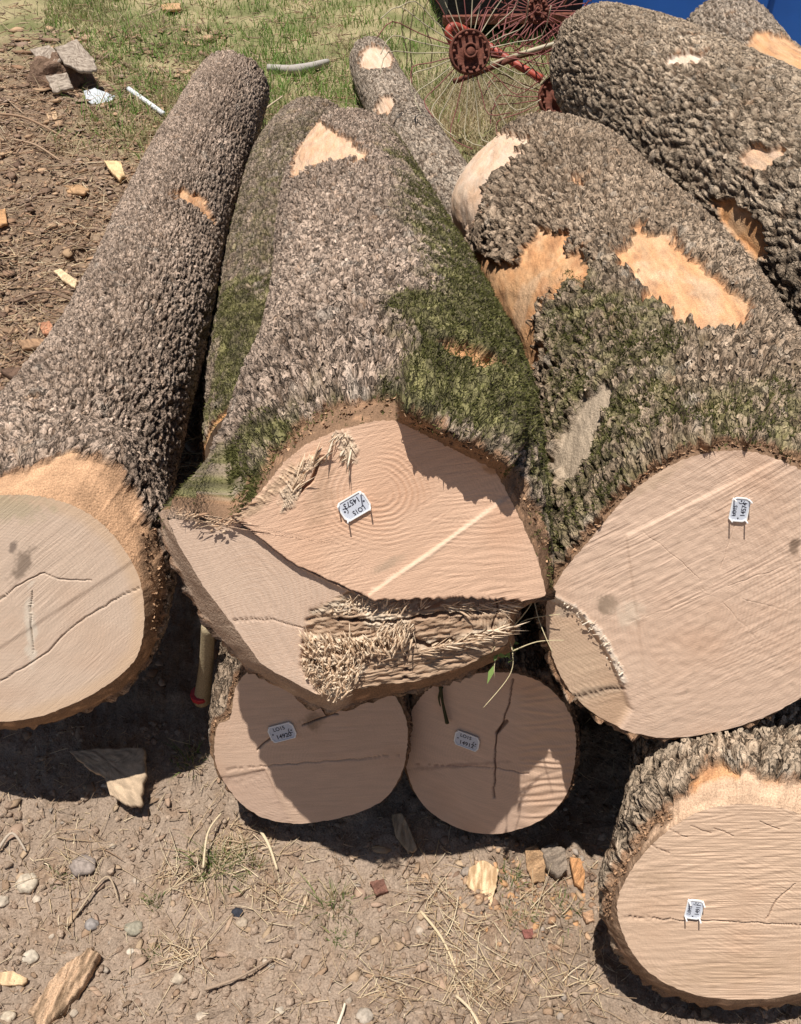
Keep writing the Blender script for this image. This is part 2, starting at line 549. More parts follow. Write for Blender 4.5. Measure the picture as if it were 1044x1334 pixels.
    for (a0, a1, amt) in P.get('lips', []):
        dd = (ph + np.pi / 2 - math.radians(a0) - np.pi / 2) % (2 * np.pi)
        span = math.radians(a1 - a0)
        lip = np.maximum(lip, amt * sstep(0, .12, dd) * sstep(span, span - .04, dd) * (.95 + .10 * perlin(ph * 5, ident + 2)))
    ln = P.get('lip_noise', .008)
    lip = lip + ln * np.maximum(0, perlin(ph * 9, ident + 4) + .7 * perlin(ph * 27, ident + 6)) * 1.3
    if 'face' in P:
        e3 = fc + (FO * np.cos(ph))[:, None] * Uf + (FO * np.sin(ph))[:, None] * Vf
        ex, ey = to_px(e3)
        eh, _ = P['face_fn'](ex, ey, FO * np.cos(ph), FO * np.sin(ph), ident)
    else:
        eh = 0 * ph
    A = -eh[None, :] * (1 - sstep(delta * .3, delta * 1.5, S)) - lip[None, :] * np.where(inner, tt, 1 - sstep(delta, delta + .25, S))
    Pos = Cx[:, None, :] + R[..., None] * (np.cos(PH)[..., None] * Us[:, None, :] + np.sin(PH)[..., None] * Vs[:, None, :])
    Pos = Pos + A[..., None] * (-Nf)[None, None, :] * 1.0
    pxx, pyy = to_px(Pos)
    Nr0 = np.cos(PH)[..., None] * Us[:, None, :] + np.sin(PH)[..., None] * Vs[:, None, :]
    for (bx, by, br, bh) in P.get('bulges', []):     # swellings: pixel centre, pixel radius, height
        g = np.exp(-((pxx - bx) ** 2 + (pyy - by) ** 2) / (br * br)) * sstep(-1.0, -.3 if bh > 0 else -.85, np.sin(PH)) * (1 if bh > 0 else sstep(delta, delta + .03, S))
        Pos = Pos + (bh * g)[..., None] * Nr0
    pxx, pyy = to_px(Pos)
    rm = Rs.mean()
    Uc = PH * rm; Vc = S
    warp = 9 * perlin(Uc * 22, Vc * 22, ident) + 5 * perlin(Uc * 55, Vc * 55, ident) + 1.5 * perlin(Uc * 120, Vc * 120, ident)
    fade = np.clip(1.6 / np.linalg.norm(Pos - CP, axis=-1), .2, 1)
    facing = np.einsum('ijk,ijk->ij', Pos - Cx[:, None, :], CP - Pos) > P.get('face_lim', -.02)
    bare = np.zeros_like(S)
    white = np.zeros_like(S)
    for poly, tone in P.get('bare', []):
        d = poly_sdf(pxx, pyy, poly) + P.get('ragged', 1.2) * warp * fade
        b = sstep(1.5, -1.5, d) * facing
        bare = np.maximum(bare, b)
        white = np.where(b > .3, tone, white)
    ringb = sstep(.006, -.004, S - delta * (1 + .30 * perlin(PH * 7, ident) + .35 * fbm(Uc * 30, Vc * 30, ident + 1, 3)) + .002)
    bedge = sstep(0, .5, bare) * sstep(1.0, .5, bare)
    bare = np.maximum(bare, ringb)
    moss = np.zeros_like(S)
    for poly, amt in P.get('moss', []):
        d = poly_sdf(pxx, pyy, poly) + 42 * fade * perlin(Uc * 8, Vc * 8, ident + 8) + 22 * fade * perlin(Uc * 30, Vc * 30, ident)
        moss = np.maximum(moss, amt * sstep(34, -30, d) * facing)
    mud = np.zeros_like(S)
    for poly in P.get('mud', []):
        mud = np.maximum(mud, sstep(4, -4, poly_sdf(pxx, pyy, poly) + warp * fade) * facing)
    moss = moss * (1 - mud)
    hb, shade, plate, gu, gv = bark_field(Uc, Vc, P['bark'], ident)
    depth = P.get('depth', .009)
    edge = P.get('thick', .010)
    near_ring = sstep(delta * .8, delta + .05, S)
    disp = (1 - bare) * (edge * (.35 + .65 * near_ring) + depth * (hb - .5) * (1 - .55 * moss) + moss * .006 * (.5 + perlin(Uc * 70, Vc * 70, 2))) * (1 - .9 * mud) + .003 * mud * fbm(Uc * 25, Vc * 25, 3, 3)
    disp = disp * sstep(0, delta * .9, S)
    calm = 0 * S
    if 'calm' in P: calm = sstep(12, -12, poly_sdf(pxx, pyy, P['calm'])); disp = disp * (1 - .75 * calm)
    disp = disp + ringb * sstep(0, delta * .5, S) * .003 * fbm(Uc * 45, Vc * 60, ident + 50, 3)
    disp = disp + bare * (S > delta) * (.0065 * fbm(Uc * 20, Vc * 8, ident, 4, .6) + .0016 * perlin(Uc * 160, Vc * 40, ident) - .001)
    Nrm = np.cos(PH)[..., None] * Us[:, None, :] + np.sin(PH)[..., None] * Vs[:, None, :]
    Pos = Pos + disp[..., None] * Nrm
    # ----- colour
    lo, hi = BARKC[P['bark']]
    lo = np.array(lo) * P.get('tone', 1) * 1.38; hi = np.array(hi) * P.get('tone', 1) * 1.38
    c = mix(lo, hi, np.clip(.0 + 1.0 * shade + .30 * perlin(Uc * 5, Vc * 5, ident + 2) + .25 * perlin(Uc * 120, Vc * 120, 4), 0, 1))
    c = mix(c, np.array((.085, .058, .040)), .85 * (1 - sstep(.05, .75, plate)))  # furrow bark is darker, with crevice shadow painted in on top
    c = c * np.array((1.05, .995, .92)) * (1 + .22 * perlin(Uc * 3, Vc * 3, ident + 60))[..., None]
    c = mix(c, np.array((.36, .22, .13)), .55 * sstep(.25, .55, fbm(Uc * 16, Vc * 16, ident + 12, 3)))
    c = mix(c, np.array((.46, .42, .36)), .3 * sstep(.35, .6, perlin(Uc * 26, Vc * 26, ident + 31)))
    gtone = sstep(-.25, .35, perlin(Uc * 14, Vc * 14, ident + 21) + .6 * perlin(Uc * 60, Vc * 60, 3))
    mc = mix((.085, .078, .034), (.195, .180, .072), gtone)
    c = mix(c, mc, np.clip(moss * (.25 + 1.6 * np.clip(moss - .62, 0, 1) + 1.1 * sstep(-.2, .3, perlin(Uc * 26, Vc * 26, ident + 15) + .5 * (1 - plate))), 0, .9))
    c = mix(c, np.array((.42, .33, .24)), mud * .9)
    gn = fbm(Uc * 40, Vc * 7, ident + 17, 3)
    oc = mix(ORANGE * .92, np.array((.60, .375, .21)), sstep(-.35, .4, gn + .5 * perlin(Uc * 8, Vc * 8, ident)))
    oc = mix(oc, INNER, .7 * sstep(.02, .38, fbm(Uc * 26, Vc * 10, ident + 23, 4)))
    oc = mix(oc, np.array((.66, .48, .33)), .6 * sstep(.08, .3, fbm(Uc * 12, Vc * 8, ident + 27, 4)))
    oc = oc * (1 + .30 * perlin(Uc * 150, Vc * 30, 5) + .22 * perlin(Uc * 30, Vc * 9, 15))[..., None] * np.array((.92, .84, .74))
    wc = mix((.66, .52, .40), (.80, .69, .58), sstep(-.4, .4, gn))
    oc = mix(oc, wc, np.clip(white, 0, 1))
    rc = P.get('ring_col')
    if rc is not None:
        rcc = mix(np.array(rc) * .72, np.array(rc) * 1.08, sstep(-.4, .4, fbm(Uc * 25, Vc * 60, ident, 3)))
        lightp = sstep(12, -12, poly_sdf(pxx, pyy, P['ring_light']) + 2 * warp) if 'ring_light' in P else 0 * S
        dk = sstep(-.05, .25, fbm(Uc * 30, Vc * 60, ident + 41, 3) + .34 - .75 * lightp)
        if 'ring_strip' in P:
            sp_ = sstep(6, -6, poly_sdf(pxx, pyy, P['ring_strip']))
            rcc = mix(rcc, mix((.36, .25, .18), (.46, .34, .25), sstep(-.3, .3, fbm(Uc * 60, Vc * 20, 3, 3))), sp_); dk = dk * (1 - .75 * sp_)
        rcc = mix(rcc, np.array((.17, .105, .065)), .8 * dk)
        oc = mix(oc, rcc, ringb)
    c = mix(c, oc, bare)
    lipc = sstep(.02, .2, bare) * sstep(.98, .5, bare)
    c = mix(c, np.array((.30, .17, .10)), .8 * lipc)
    root = thing('log', P['label'], 'log', P['group'], tuple(fc))
    fl = np.array(fc)
    # far cap
    far_c = Cx[-1]; ring = Pos[-1]
    nr = 14
    tcap = np.linspace(0, 1, nr)[:, None, None]
    cap = ring[None] * (1 - tcap) + far_c * tcap
    cap = cap + T[-1] * (.02 * (1 - (1 - tcap) ** 2))
    F = quads(NP, len(s), True)[:, ::-1]
    bark = mesh_np('bark', Pos.reshape(-1, 3) - fl, F, c.reshape(-1, 3), M_BARK, root, gr=np.stack([gu, gv, 1 - np.clip(np.maximum(np.maximum(bare, mud), calm), 0, 1)], -1).reshape(-1, 3))
    cf = mix(WOOD * .8, WOOD, sstep(-.4, .4, perlin(cap[..., 0] * 40, cap[..., 2] * 40, 1)))
    mesh_np('cut_face', cap.reshape(-1, 3) - fl, quads(NP, nr, True)[:, ::-1], cf.reshape(-1, 3), M_WOOD, root)
    if 'face' not in P:
        capn = Pos[0][None] * (1 - tcap) + Cx[0] * tcap
        mesh_np('cut_face', capn.reshape(-1, 3) - fl, quads(NP, nr, True), cf.reshape(-1, 3), M_WOOD, root)
    # near face
    if 'face' in P:
        NR = P.get('nr', 150)
        NA = int(NP * 1.4)
        ph2 = np.interp(np.arange(NA) * NP / NA, np.arange(NP + 1), np.append(ph, ph[0] + 2 * np.pi))
        FO2 = np.interp(np.arange(NA) * NP / NA, np.arange(NP + 1), np.append(FO, FO[0]))
        t = np.linspace(1, 0, NR) ** .75
        TT, P2 = np.meshgrid(t, ph2, indexing='ij')
        rr = TT * FO2[None, :]
        a, b = rr * np.cos(P2), rr * np.sin(P2)
        W = fc + a[..., None] * Uf + b[..., None] * Vf
        fx, fy = to_px(W)
        hgt, fcx = P['face_fn'](fx, fy, a, b, ident)
        W = W + hgt[..., None] * Nf
        g1, g2 = rot2(a, b, P.get('grain', 25))
        g2 = g2 + .006 * perlin(a * 12, b * 12, ident)
        gr = np.stack([g1, g2, np.zeros_like(g1)], -1)
        fo = mesh_np('cut_face', W.reshape(-1, 3) - fl, quads(NA, NR, True), fcx.reshape(-1, 3), M_WOOD, root, gr=gr.reshape(-1, 3))
    # ----- loose flakes of bark and moss tufts on the upper surface
    def sampler(weight, n):
        wgt = np.clip(weight, 0, None) * np.gradient(s)[:, None] * facing * (np.sin(PH) > -.35)
        cw = np.cumsum(wgt.ravel())
        if cw[-1] <= 0: return None
        idx = np.searchsorted(cw, rng.random(n) * cw[-1]); idx = np.minimum(idx, cw.size - 1)
        i, j = np.unravel_index(idx, S.shape)
        i2 = np.minimum(i + 1, len(s) - 1); j2 = (j + 1) % NP
        f, g = rng.random(n)[:, None], rng.random(n)[:, None]
        p = Pos[i, j] * (1 - f) * (1 - g) + Pos[i2, j] * f * (1 - g) + Pos[i, j2] * (1 - f) * g + Pos[i2, j2] * f * g
        return p, Nrm[i, j], T[i], c[i, j]
    nfk = P.get('flakes', 0)
    vis = P.get('hidden_after', 99)
    dcam = np.linalg.norm(Pos - CP, axis=-1)
    if nfk:
        r_ = sampler((1 - bare) * (1 - .8 * moss) * (1 - mud) * (S < vis) * (S > delta + .004) / dcam ** 1.2, nfk)
        p, nn, tg, cc = r_
        nfl = len(p)
        sd = np.cross(nn, tg)
        th = rng.normal(0, .6, nfl)[:, None]
        ax = tg * np.cos(th) + sd * np.sin(th); bx = np.cross(nn, ax)
        ln_ = (rng.uniform(.0025, .0065, nfl) * P.get('flake_size', 1))[:, None]; wd = ln_ * rng.uniform(.5, .95, nfl)[:, None]
        lift = rng.uniform(.15, .55, nfl)[:, None] * ln_
        v0 = p - ax * ln_ - bx * wd * .5 - nn * .001; v1 = p - ax * ln_ * .9 + bx * wd * .6 - nn * .001
        v2 = p + bx * wd * rng.uniform(.5, 1.0, nfl)[:, None] + nn * lift * .8
        v3 = p + ax * ln_ * .9 + nn * lift + bx * wd * .2
        v4 = p + ax * ln_ * .5 - bx * wd * .8 + nn * lift * rng.uniform(.5, 1.4, nfl)[:, None]
        V = np.stack([v0, v1, v2, v3, v4], 1).reshape(-1, 3)
        Fk = (np.arange(nfl) * 5)[:, None] + np.array([0, 1, 2, 3, 4])
        jc = cc * rng.uniform(.7, 1.35, nfl)[:, None]
        o = mesh_np('bark_scales', V - fl, Fk, np.repeat(jc, 5, 0), M_BARK, root, smooth=False)
        o['kind'] = 'stuff'
    if 'face' in P:
        r_ = sampler(ringb * (S > delta * .25) * sstep(.3, .12, c[..., 0]), 450)
        p, nn, tg, cc = r_
        k_ = len(p); out = -tg * rng.uniform(.2, 1, k_)[:, None] + nn * rng.uniform(0, .8, k_)[:, None] + rng.normal(0, .3, (k_, 3))
        out /= np.linalg.norm(out, axis=1)[:, None]
        sd = np.cross(out, nn + rng.normal(0, .5, (k_, 3))); sd /= np.linalg.norm(sd, axis=1)[:, None]
        hl = rng.uniform(.0015, .0055, k_)[:, None]; wd = hl * rng.uniform(.3, .8, k_)[:, None]
        V = np.stack([p - sd * wd, p + sd * wd, p + sd * wd * .7 + out * hl * .8, p + out * hl - sd * wd * .2], 1).reshape(-1, 3)
        kc = mix((.17, .10, .06), (.55, .34, .20), rng.random(k_) ** 1.3)
        o = mesh_np('bark_edge_crumbs', V - fl, (np.arange(k_) * 4)[:, None] + np.array([0, 1, 2, 3]), np.repeat(kc, 4, 0), M_BARK, root, smooth=False)
        o['kind'] = 'stuff'
    nms = P.get('moss_n', 0)
    if nms:
        r_ = sampler(moss * (moss > .3) * (.08 + 1.2 * np.clip(moss - .62, 0, 1) + sstep(.0, .4, perlin(Uc * 20, Vc * 20, ident + 15) + .4 * (1 - plate))) * (1 + 6 * calm) * (S < vis) / dcam ** 1.2, nms)
        p, nn, tg, cc = r_
        k_ = len(p)
        d = rng.normal(0, 1, (k_, 3)); d = d + nn * 1.3; d /= np.linalg.norm(d, axis=1)[:, None]
        sdv = np.cross(d, rng.normal(0, 1, (k_, 3))); sdv /= np.linalg.norm(sdv, axis=1)[:, None]
        hl = rng.uniform(.003, .009, k_)[:, None]
        V = np.stack([p - sdv * .0011, p + sdv * .0011, p + d * hl], 1).reshape(-1, 3)
        col = mix((.062, .062, .022), (.175, .170, .060), rng.random(k_) ** 1.4)
        o = mesh_np('moss', V - fl, (np.arange(k_) * 3)[:, None] + np.array([0, 1, 2]), np.repeat(col, 3, 0), M_MOSS, root, smooth=False)
        o['kind'] = 'stuff'
    root['_n'] = 0
    del root['_n']
    return dict(root=root, fc=fc, Nf=Nf, Uf=Uf, Vf=Vf, Pos=Pos)


# ------------------------------------------------------------------ cut faces
def rot2(a, b, deg):
    t = math.radians(deg)
    return a * math.cos(t) + b * math.sin(t), -a * math.sin(t) + b * math.cos(t)


def saw(a, b, deg, per, amp, seed, bend=0.):
    """chainsaw scoring: uneven ridges along direction deg"""
    x, y = rot2(a, b, deg)
    y = y + bend * x * x + .003 * perlin(x * 5, y * 5, seed)
    k = .5 / per
    n1 = perlin(x * 4, y * k * 1.1, seed + 2); n2 = perlin(x * 6, y * k * 2.3, seed + 5); n3 = perlin(x * 9, y * k * 4.2, seed + 8)
    m = sstep(-.45, .45, perlin(x * 7, y * 13, seed + 9) + .4 * perlin(x * 20, y * 40, seed + 19))
    r = 1 - np.abs(n2) * 2.2
    n4 = 1 - 2 * np.abs(perlin(x * 14, y * k * 7.5, seed + 12))
    return amp * (.10 * n1 + .18 * r * m + .32 * n3 * (.3 + m) + .30 * n4 * (.3 + m))


def rings(a, b, ca, cb, per, seed, ell=1.0):
    d = np.hypot(a - ca, (b - cb) * ell) + .006 * perlin(a * 14, b * 14, seed) + .012 * perlin(a * 6, b * 6, seed + 3) + .002 * perlin(a * 50, b * 50, seed)
    return d, np.sin(2 * np.pi * d / per)


def crack(h, c, fx, fy, pts, wpx=1.6, depth=.006, dark=(.10, .06, .04), seed=0, strength=.85):
    x = fx + 2.0 * perlin(fx / 14., fy / 14., seed); y = fy + 2.0 * perlin(fx / 14., fy / 14., seed + 9)
    d = line_dist(x, y, pts)
    m = sstep(wpx, wpx * .35, d)
    h = h - depth * m
    return h, mix(c, np.array(dark), m * strength)


def blot(c, fx, fy, cx, cy, rx, ry, deg, col, amt, seed=0):
    x, y = rot2(fx - cx, fy - cy, deg)
    d = np.hypot(x / rx, y / ry) + .5 * perlin(fx / 13., fy / 13., seed) + .25 * perlin(fx / 4., fy / 4., seed)
    return mix(c, np.array(col), amt * sstep(1.1, .35, d))


def fibres(h, c, fx, fy, poly, deg, hgt, seed, light=(.74, .58, .42), px=3.2):
    """torn fibre tufts standing proud inside an outline"""
    d = poly_sdf(fx, fy, poly)
    m = sstep(3, -7, d + 5 * perlin(fx / 7., fy / 7., seed))
    x, y = rot2(fx, fy, deg)
    f1, f2, r, ox, oy = worley(x / (px * 6.5) + .5 * perlin(fx / 9., fy / 9.), y / (px * .85) + .8 * perlin(fx / 12., fy / 12., 7), seed)
    k = (r[..., 0]) * sstep(.0, .5, f2 - f1) + .4 * r[..., 1] * (ox + .5)
    h = h + .38 * hgt * m * k
    c = mix(c, mix(np.array(light) * .62, np.array(light) * 1.12, np.clip(k, 0, 1)), m * .85)
    return h, c


def wood_base(a, b, seed, tone=WOOD, grain=30):
    x, y = rot2(a, b, grain)
    n = perlin(x * 16, y * 110, seed) + .5 * perlin(x * 30, y * 300, seed + 4)
    c = mix(np.array(tone) * 1.03, np.array(tone) * 1.12, sstep(-.6, .6, n))
    c = mix(c, np.array(tone) * (.97, .86, .78), .55 * sstep(-.1, .55, fbm(a * 7, b * 7, seed + 2, 3)))
    c = mix(c, np.array(tone) * (1.10, 1.12, 1.12), .45 * sstep(.05, .5, fbm(a * 11, b * 11, seed + 12, 3)))
    c = c * np.array((1.02, .965, .975))
    x5 = fbm(x * 30, y * 160, seed + 31, 3)
    dd_ = np.hypot(a - .02 * math.sin(seed), b + .03) + .01 * perlin(a * 6, b * 6, seed)
    rg = np.sin(2 * np.pi * (dd_ / .0052 + .4 * perlin(a * 8, b * 8, seed)))
    return c * (1 + .05 * x5 + .035 * rg * sstep(-.3, .3, perlin(a * 5, b * 5, seed + 3) + .1))[..., None]


def face_A(fx, fy, a, b, sd):
    c = wood_base(a, b, sd, (.61, .49, .37), 38)
    h = saw(a, b, 40, .0070, .0008, sd, .25)
    d, q = rings(a, b, -.02, .02, .0065, sd)
    c = mix(c, c * .86, .5 * sstep(.3, .9, q))
    rim = sstep(-18, 0, poly_sdf(fx, fy, [(0, 648), (60, 652), (112, 672), (150, 705), (176, 752), (184, 800), (177, 850), (148, 882), (98, 912), (30, 935), (-60, 930), (-150, 850), (-160, 740), (-100, 670)]))
    c = mix(c, (.68, .47, .30), .6 * rim)
    c = blot(c, fx, fy, 5, 662, 75, 22, 0, (.50, .41, .27), .7, 3)
    c = blot(c, fx, fy, 30, 735, 30, 12, -62, (.27, .20, .15), .9, 5)
    c = blot(c, fx, fy, 18, 712, 12, 6, -60, (.20, .15, .12), .8, 6)
    c = blot(c, fx, fy, 40, 820, 9, 60, 0, (.72, .62, .50), .8, 8)
    h, c = crack(h, c, fx, fy, [(-40, 812), (0, 780), (22, 765), (46, 750), (58, 747)], 1.1, .003, (.22, .15, .10), seed=1, strength=.5)
    h, c = crack(h, c, fx, fy, [(-60, 915), (0, 888), (35, 868), (62, 850), (90, 820), (135, 790), (182, 765)], 1.1, .003, (.26, .18, .12), seed=2, strength=.45)
    h, c = crack(h, c, fx, fy, [(60, 748), (80, 755), (120, 756)], 1.0, .002, (.4, .3, .22), seed=5, strength=.5)
    h, c = crack(h, c, fx, fy, [(42, 770), (40, 810), (44, 850)], 1.0, .003, (.33, .25, .18), seed=6, strength=.6)
    # step left by the saw below the long check
    x, y = rot2(fx, fy, -33)
    low = sstep(0, 6, y - 705)
    h = h - .0015 * low
    return h, c


def face_C(fx, fy, a, b, sd):
    c = wood_base(a, b, sd, (.66, .46, .315), 22)
    left = sstep(-2, 3, poly_sdf(fx, fy, [(310, 680), (345, 708), (385, 738), (435, 762), (486, 785), (720, 790), (740, 560), (400, 500), (250, 640), (300, 670)]))
    hinge = sstep(3, -3, poly_sdf(fx, fy, [(404, 798), (455, 775), (486, 784), (600, 781), (672, 783), (690, 860), (540, 900), (438, 940), (392, 875), (396, 830)]) + 4 * perlin(fx / 8., fy / 8., 4))
    h_main = saw(a, b, 12, .0055, .0007, sd, .3) + saw(a, b, 35, .009, .0005, sd + 3)
    # rings of the two hearts
    d1, q1 = rings(a, b, *P_C1, .0085, sd, 1.2)
    d2, q2 = rings(a, b, *P_C2, .0080, sd + 2, 1.4)
    swirl = sstep(.13, .04, d1) * sstep(-.3, .3, perlin(a * 14, b * 14, 9) + (fy - 640) / 160.)
    c = mix(c, c * (.82, .74, .68), .5 * sstep(.1, .9, q1) * swirl * (1 - left))
    h_main = h_main + .0003 * q1 * swirl
    h_left = saw(a, b, -62, .0055, .0007, sd + 6, .8)
    dl, ql = rings(a, b, P_C2[0], P_C2[1], .007, sd + 5, .8)
    cl = wood_base(a, b, sd + 8, (.58, .45, .335), -60)
    cl = mix(cl, cl * (.88, .84, .80), .45 * sstep(.0, .9, ql))
    c = mix(c, cl, left)
    h = h_main * (1 - left) + (h_left - .010) * left
    # main grain to the right: ray lines sloping
    h = h + (1 - left) * (.0006 * np.sin(2 * np.pi * ((fy + .05 * fx) / 8. + 1.2 * perlin(fx / 60., fy / 18., 4))) * sstep(520, 640, fx) * (fy > 640) * .5)
    # light raised ridge
    d = line_dist(fx + 1.5 * perlin(fx / 9., fy / 9.), fy, [(486, 768), (560, 722), (652, 652)])
    m = sstep(4, .5, d + 1.5 * perlin(fx / 3., fy / 3.)) * sstep(-.4, .1, perlin(fx / 14., fy / 14., 4) + .25)
    h = h + .0008 * m; c = mix(c, (.74, .60, .46), .35 * m)
    below = sstep(0, 5, (fy - (768 - (fx - 486) * .70))) * (1 - left) * (fx > 480)
    h = h + .003 * below
    # dark stains
    c = blot(c, fx, fy, 418, 640, 20, 60, 12, (.42, .27, .17), .45, 3)
    c = blot(c, fx, fy, 505, 735, 26, 8, -25, (.45, .33, .23), .6, 4)
    c = blot(c, fx, fy, 640, 612, 14, 6, 25, (.50, .26, .12), .7, 5)
    c = blot(c, fx, fy, 380, 625, 14, 30, 30, (.46, .25, .13), .5, 7)
    h, c = crack(h, c, fx, fy, [(306, 679), (345, 708), (385, 738), (440, 762), (470, 776), (490, 786)], 2.0, .007, seed=1)
    h, c = crack(h, c, fx, fy, [(300, 812), (350, 810), (394, 822)], 1.0, .003, (.3, .2, .14), seed=3, strength=.7)
    h, c = crack(h, c, fx, fy, [(416, 600), (408, 625), (392, 640)], 3.0, .010, (.35, .2, .12), seed=7, strength=.6)
    h, c = fibres(h, c, fx, fy, [(362, 640), (385, 605), (415, 590), (418, 604), (396, 622), (386, 660), (366, 668)], 65, .010, 3)
    h, c = fibres(h, c, fx, fy, [(432, 562), (455, 560), (468, 585), (464, 606), (450, 604), (440, 585)], 60, .010, 4)
    h, c = fibres(h, c, fx, fy, [(250, 672), (330, 650), (380, 600), (390, 612), (340, 668), (290, 690), (250, 688)], 30, .006, 8, (.66, .46, .30), 4)
    # hinge: torn wood set back below the cut
    x, y = rot2(fx, fy, -6)
    rk = .5 * fbm(x / 60., y / 6., 5, 4, .65) + .5 * fbm(x / 14., y / 5., 8, 3)
    hh = -.010 - .018 * sstep(806, 786, fy) * sstep(430, 500, fx) + .012 * rk - .00010 * (fy - 780)
    br = mix((.30, .185, .115), (.52, .37, .25), sstep(-.4, .5, rk + .4 * perlin(x / 50., y / 3.)))
    for poly, dg, hg in (([(392, 828), (440, 832), (535, 835), (532, 856), (480, 862), (405, 858)], 75, .016),
                         ([(390, 862), (425, 860), (470, 862), (478, 880), (450, 915), (432, 925), (396, 885)], 62, .015),
                         ([(455, 778), (500, 786), (560, 790), (540, 800), (500, 806), (440, 800), (400, 806), (410, 796)], 25, .010),
                         ([(470, 800), (535, 806), (536, 834), (505, 838), (476, 820)], 80, .008),
                         ([(540, 842), (600, 832), (662, 812), (664, 820), (600, 842), (545, 852)], 15, .010),
                         ([(560, 785), (668, 785), (668, 800), (590, 800)], 5, .007)):
        hh, br = fibres(hh, br, fx, fy, poly, dg, hg, int(poly[0][0]), (.78, .64, .48), 3.0)
    # dark slots between the torn layers
    for pts, w_ in (([(440, 856), (480, 850), (525, 846)], 7), ([(530, 838), (560, 848), (590, 842)], 5), ([(405, 870), (430, 880), (470, 872)], 5), ([(440, 812), (500, 815), (560, 808), (640, 800)], 2.5)):
        dd = line_dist(fx, fy + 4 * perlin(fx / 10., fy / 10.), pts)
        mm = sstep(w_, w_ * .4, dd)
        hh = hh - .014 * mm; br = mix(br, np.array((.22, .13, .08)), mm * .6)
    for pts in ([(652, 785), (645, 815), (640, 836)], [(610, 800), (600, 815)], [(530, 855), (528, 900)]):
        hh, br = crack(hh, br, fx, fy, pts, 1.3, .006, (.25, .12, .07))
    h = h * (1 - hinge) + hh * hinge
    c = mix(c, br, hinge)
    return h, c


def face_D(fx, fy, a, b, sd):
    c = wood_base(a, b, sd, (.64, .485, .355), 30)
    lowl = sstep(3, -3, poly_sdf(fx, fy, [(700, 770), (722, 780), (752, 795), (785, 840), (805, 880), (822, 925), (800, 960), (740, 920), (700, 850)]))
    dlow = saw(a, b, 18, .012, .0016, sd + 5)
    up = saw(a, b, 33, .0070, .0012, sd, -.2) * sstep(-.5, .6, perlin(a * 6, b * 6, 4) + .4) + .0007 * perlin(a * 80, b * 80, 3)
    d, q = rings(a, b, -.11, -.01, .0060, sd, 1.0)
    c = mix(c, c * (.87, .83, .80), .5 * sstep(.1, .9, q) * sstep(.10, .17, d))
    h = up * (1 - lowl) + (dlow - .006) * lowl
    cl = wood_base(a, b, sd + 9, (.56, .42, .285), 18)
    dd, qq = rings(a, b, -.06, .09, .0042, sd + 1, .9)
    cl = mix(cl, cl * (.70, .66, .62), .6 * sstep(.2, .9, qq))
    c = mix(c, cl, lowl)
    d = line_dist(fx + 3 * perlin(fx / 8., fy / 8.), fy, [(715, 778), (748, 793), (782, 826), (800, 858), (812, 888)])
    m = sstep(6.5, 2, d + 2 * perlin(fx / 4., fy / 4.))
    h = h + .0018 * m * (1 + perlin(fx / 3., fy / 3.)); c = mix(c, (.76, .66, .54), .7 * m)
    c = blot(c, fx, fy, 790, 788, 17, 15, 0, (.33, .24, .17), .85, 5)
    c = blot(c, fx, fy, 820, 800, 22, 20, 0, (.74, .60, .46), .6, 9)
    c = blot(c, fx, fy, 735, 800, 16, 12, 0, (.40, .31, .23), .7, 2)
    c = blot(c, fx, fy, 1035, 712, 8, 17, 25, (.25, .17, .12), .9, 3)
    c = blot(c, fx, fy, 775, 905, 55, 9, -12, (.36, .27, .19), .6, 8)
    h, c = crack(h, c, fx, fy, [(750, 912), (780, 905), (815, 898)], 1.4, .004, (.2, .13, .09), seed=4)
    c = blot(c, fx, fy, 850, 625, 60, 16, -28, (.62, .45, .31), .6, 12)
    for k_, (an, r0, r1) in enumerate(((20, 20, 150), (75, 30, 130), (140, 25, 120), (200, 20, 120), (255, 30, 140), (310, 20, 170), (345, 40, 180))):
        ca, sa = math.cos(math.radians(an)), -math.sin(math.radians(an))
        h, c = crack(h, c, fx, fy, [(930 + ca * r0, 770 + sa * r0), (930 + ca * (r0 + r1) / 2 + 4, 770 + sa * (r0 + r1) / 2), (930 + ca * r1, 770 + sa * r1)], .7, .0006, (.50, .37, .27), seed=k_, strength=.3)
    h = h - .002 * sstep(1, 6, poly_sdf(fx, fy, [(820, 700), (1100, 560), (1200, 1000), (860, 1000)]))
    return h, c


def face_H(fx, fy, a, b, sd):
    c = wood_base(a, b, sd, (.62, .465, .325), 8)
    x, y = rot2(a, b, 8)
    fan = fy - 1100 + (fx - 1000) * .12 - (fy - 1200) * (fx - 820) * .0011
    h = .00025 * np.sin(2 * np.pi * (fan / 9.5 + .7 * perlin(fx / 70., fy / 12., 3))) * sstep(-.3, .3, perlin(fx / 60., fy / 20., 5) + .15) + .0008 * perlin(fx / 50., fy / 2.2, 2)
    h = h + saw(a, b, -24, .009, .0009, sd)
    c = blot(c, fx, fy, 850, 1145, 35, 16, 10, (.52, .36, .24), .5, 4)
    c = blot(c, fx, fy, 950, 1265, 120, 26, -6, (.56, .39, .26), .6, 6)
    h, c = crack(h, c, fx, fy, [(803, 1194), (850, 1196), (885, 1199), (930, 1200), (980, 1202), (1060, 1206)], .9, .003, (.30, .20, .14), seed=1, strength=.7)
    h, c = crack(h, c, fx, fy, [(999, 1196), (1012, 1172), (1036, 1152)], 1.1, .003, (.25, .15, .1), seed=3)
    for k, (x0, y0) in enumerate([(870, 1080), (900, 1075), (930, 1078), (990, 1070), (845, 1100)]):
        h, c = crack(h, c, fx, fy, [(x0, y0), (x0 + 26, y0 + 11)], .9, .0015, (.35, .22, .15), seed=k, strength=.6)
    return h, c


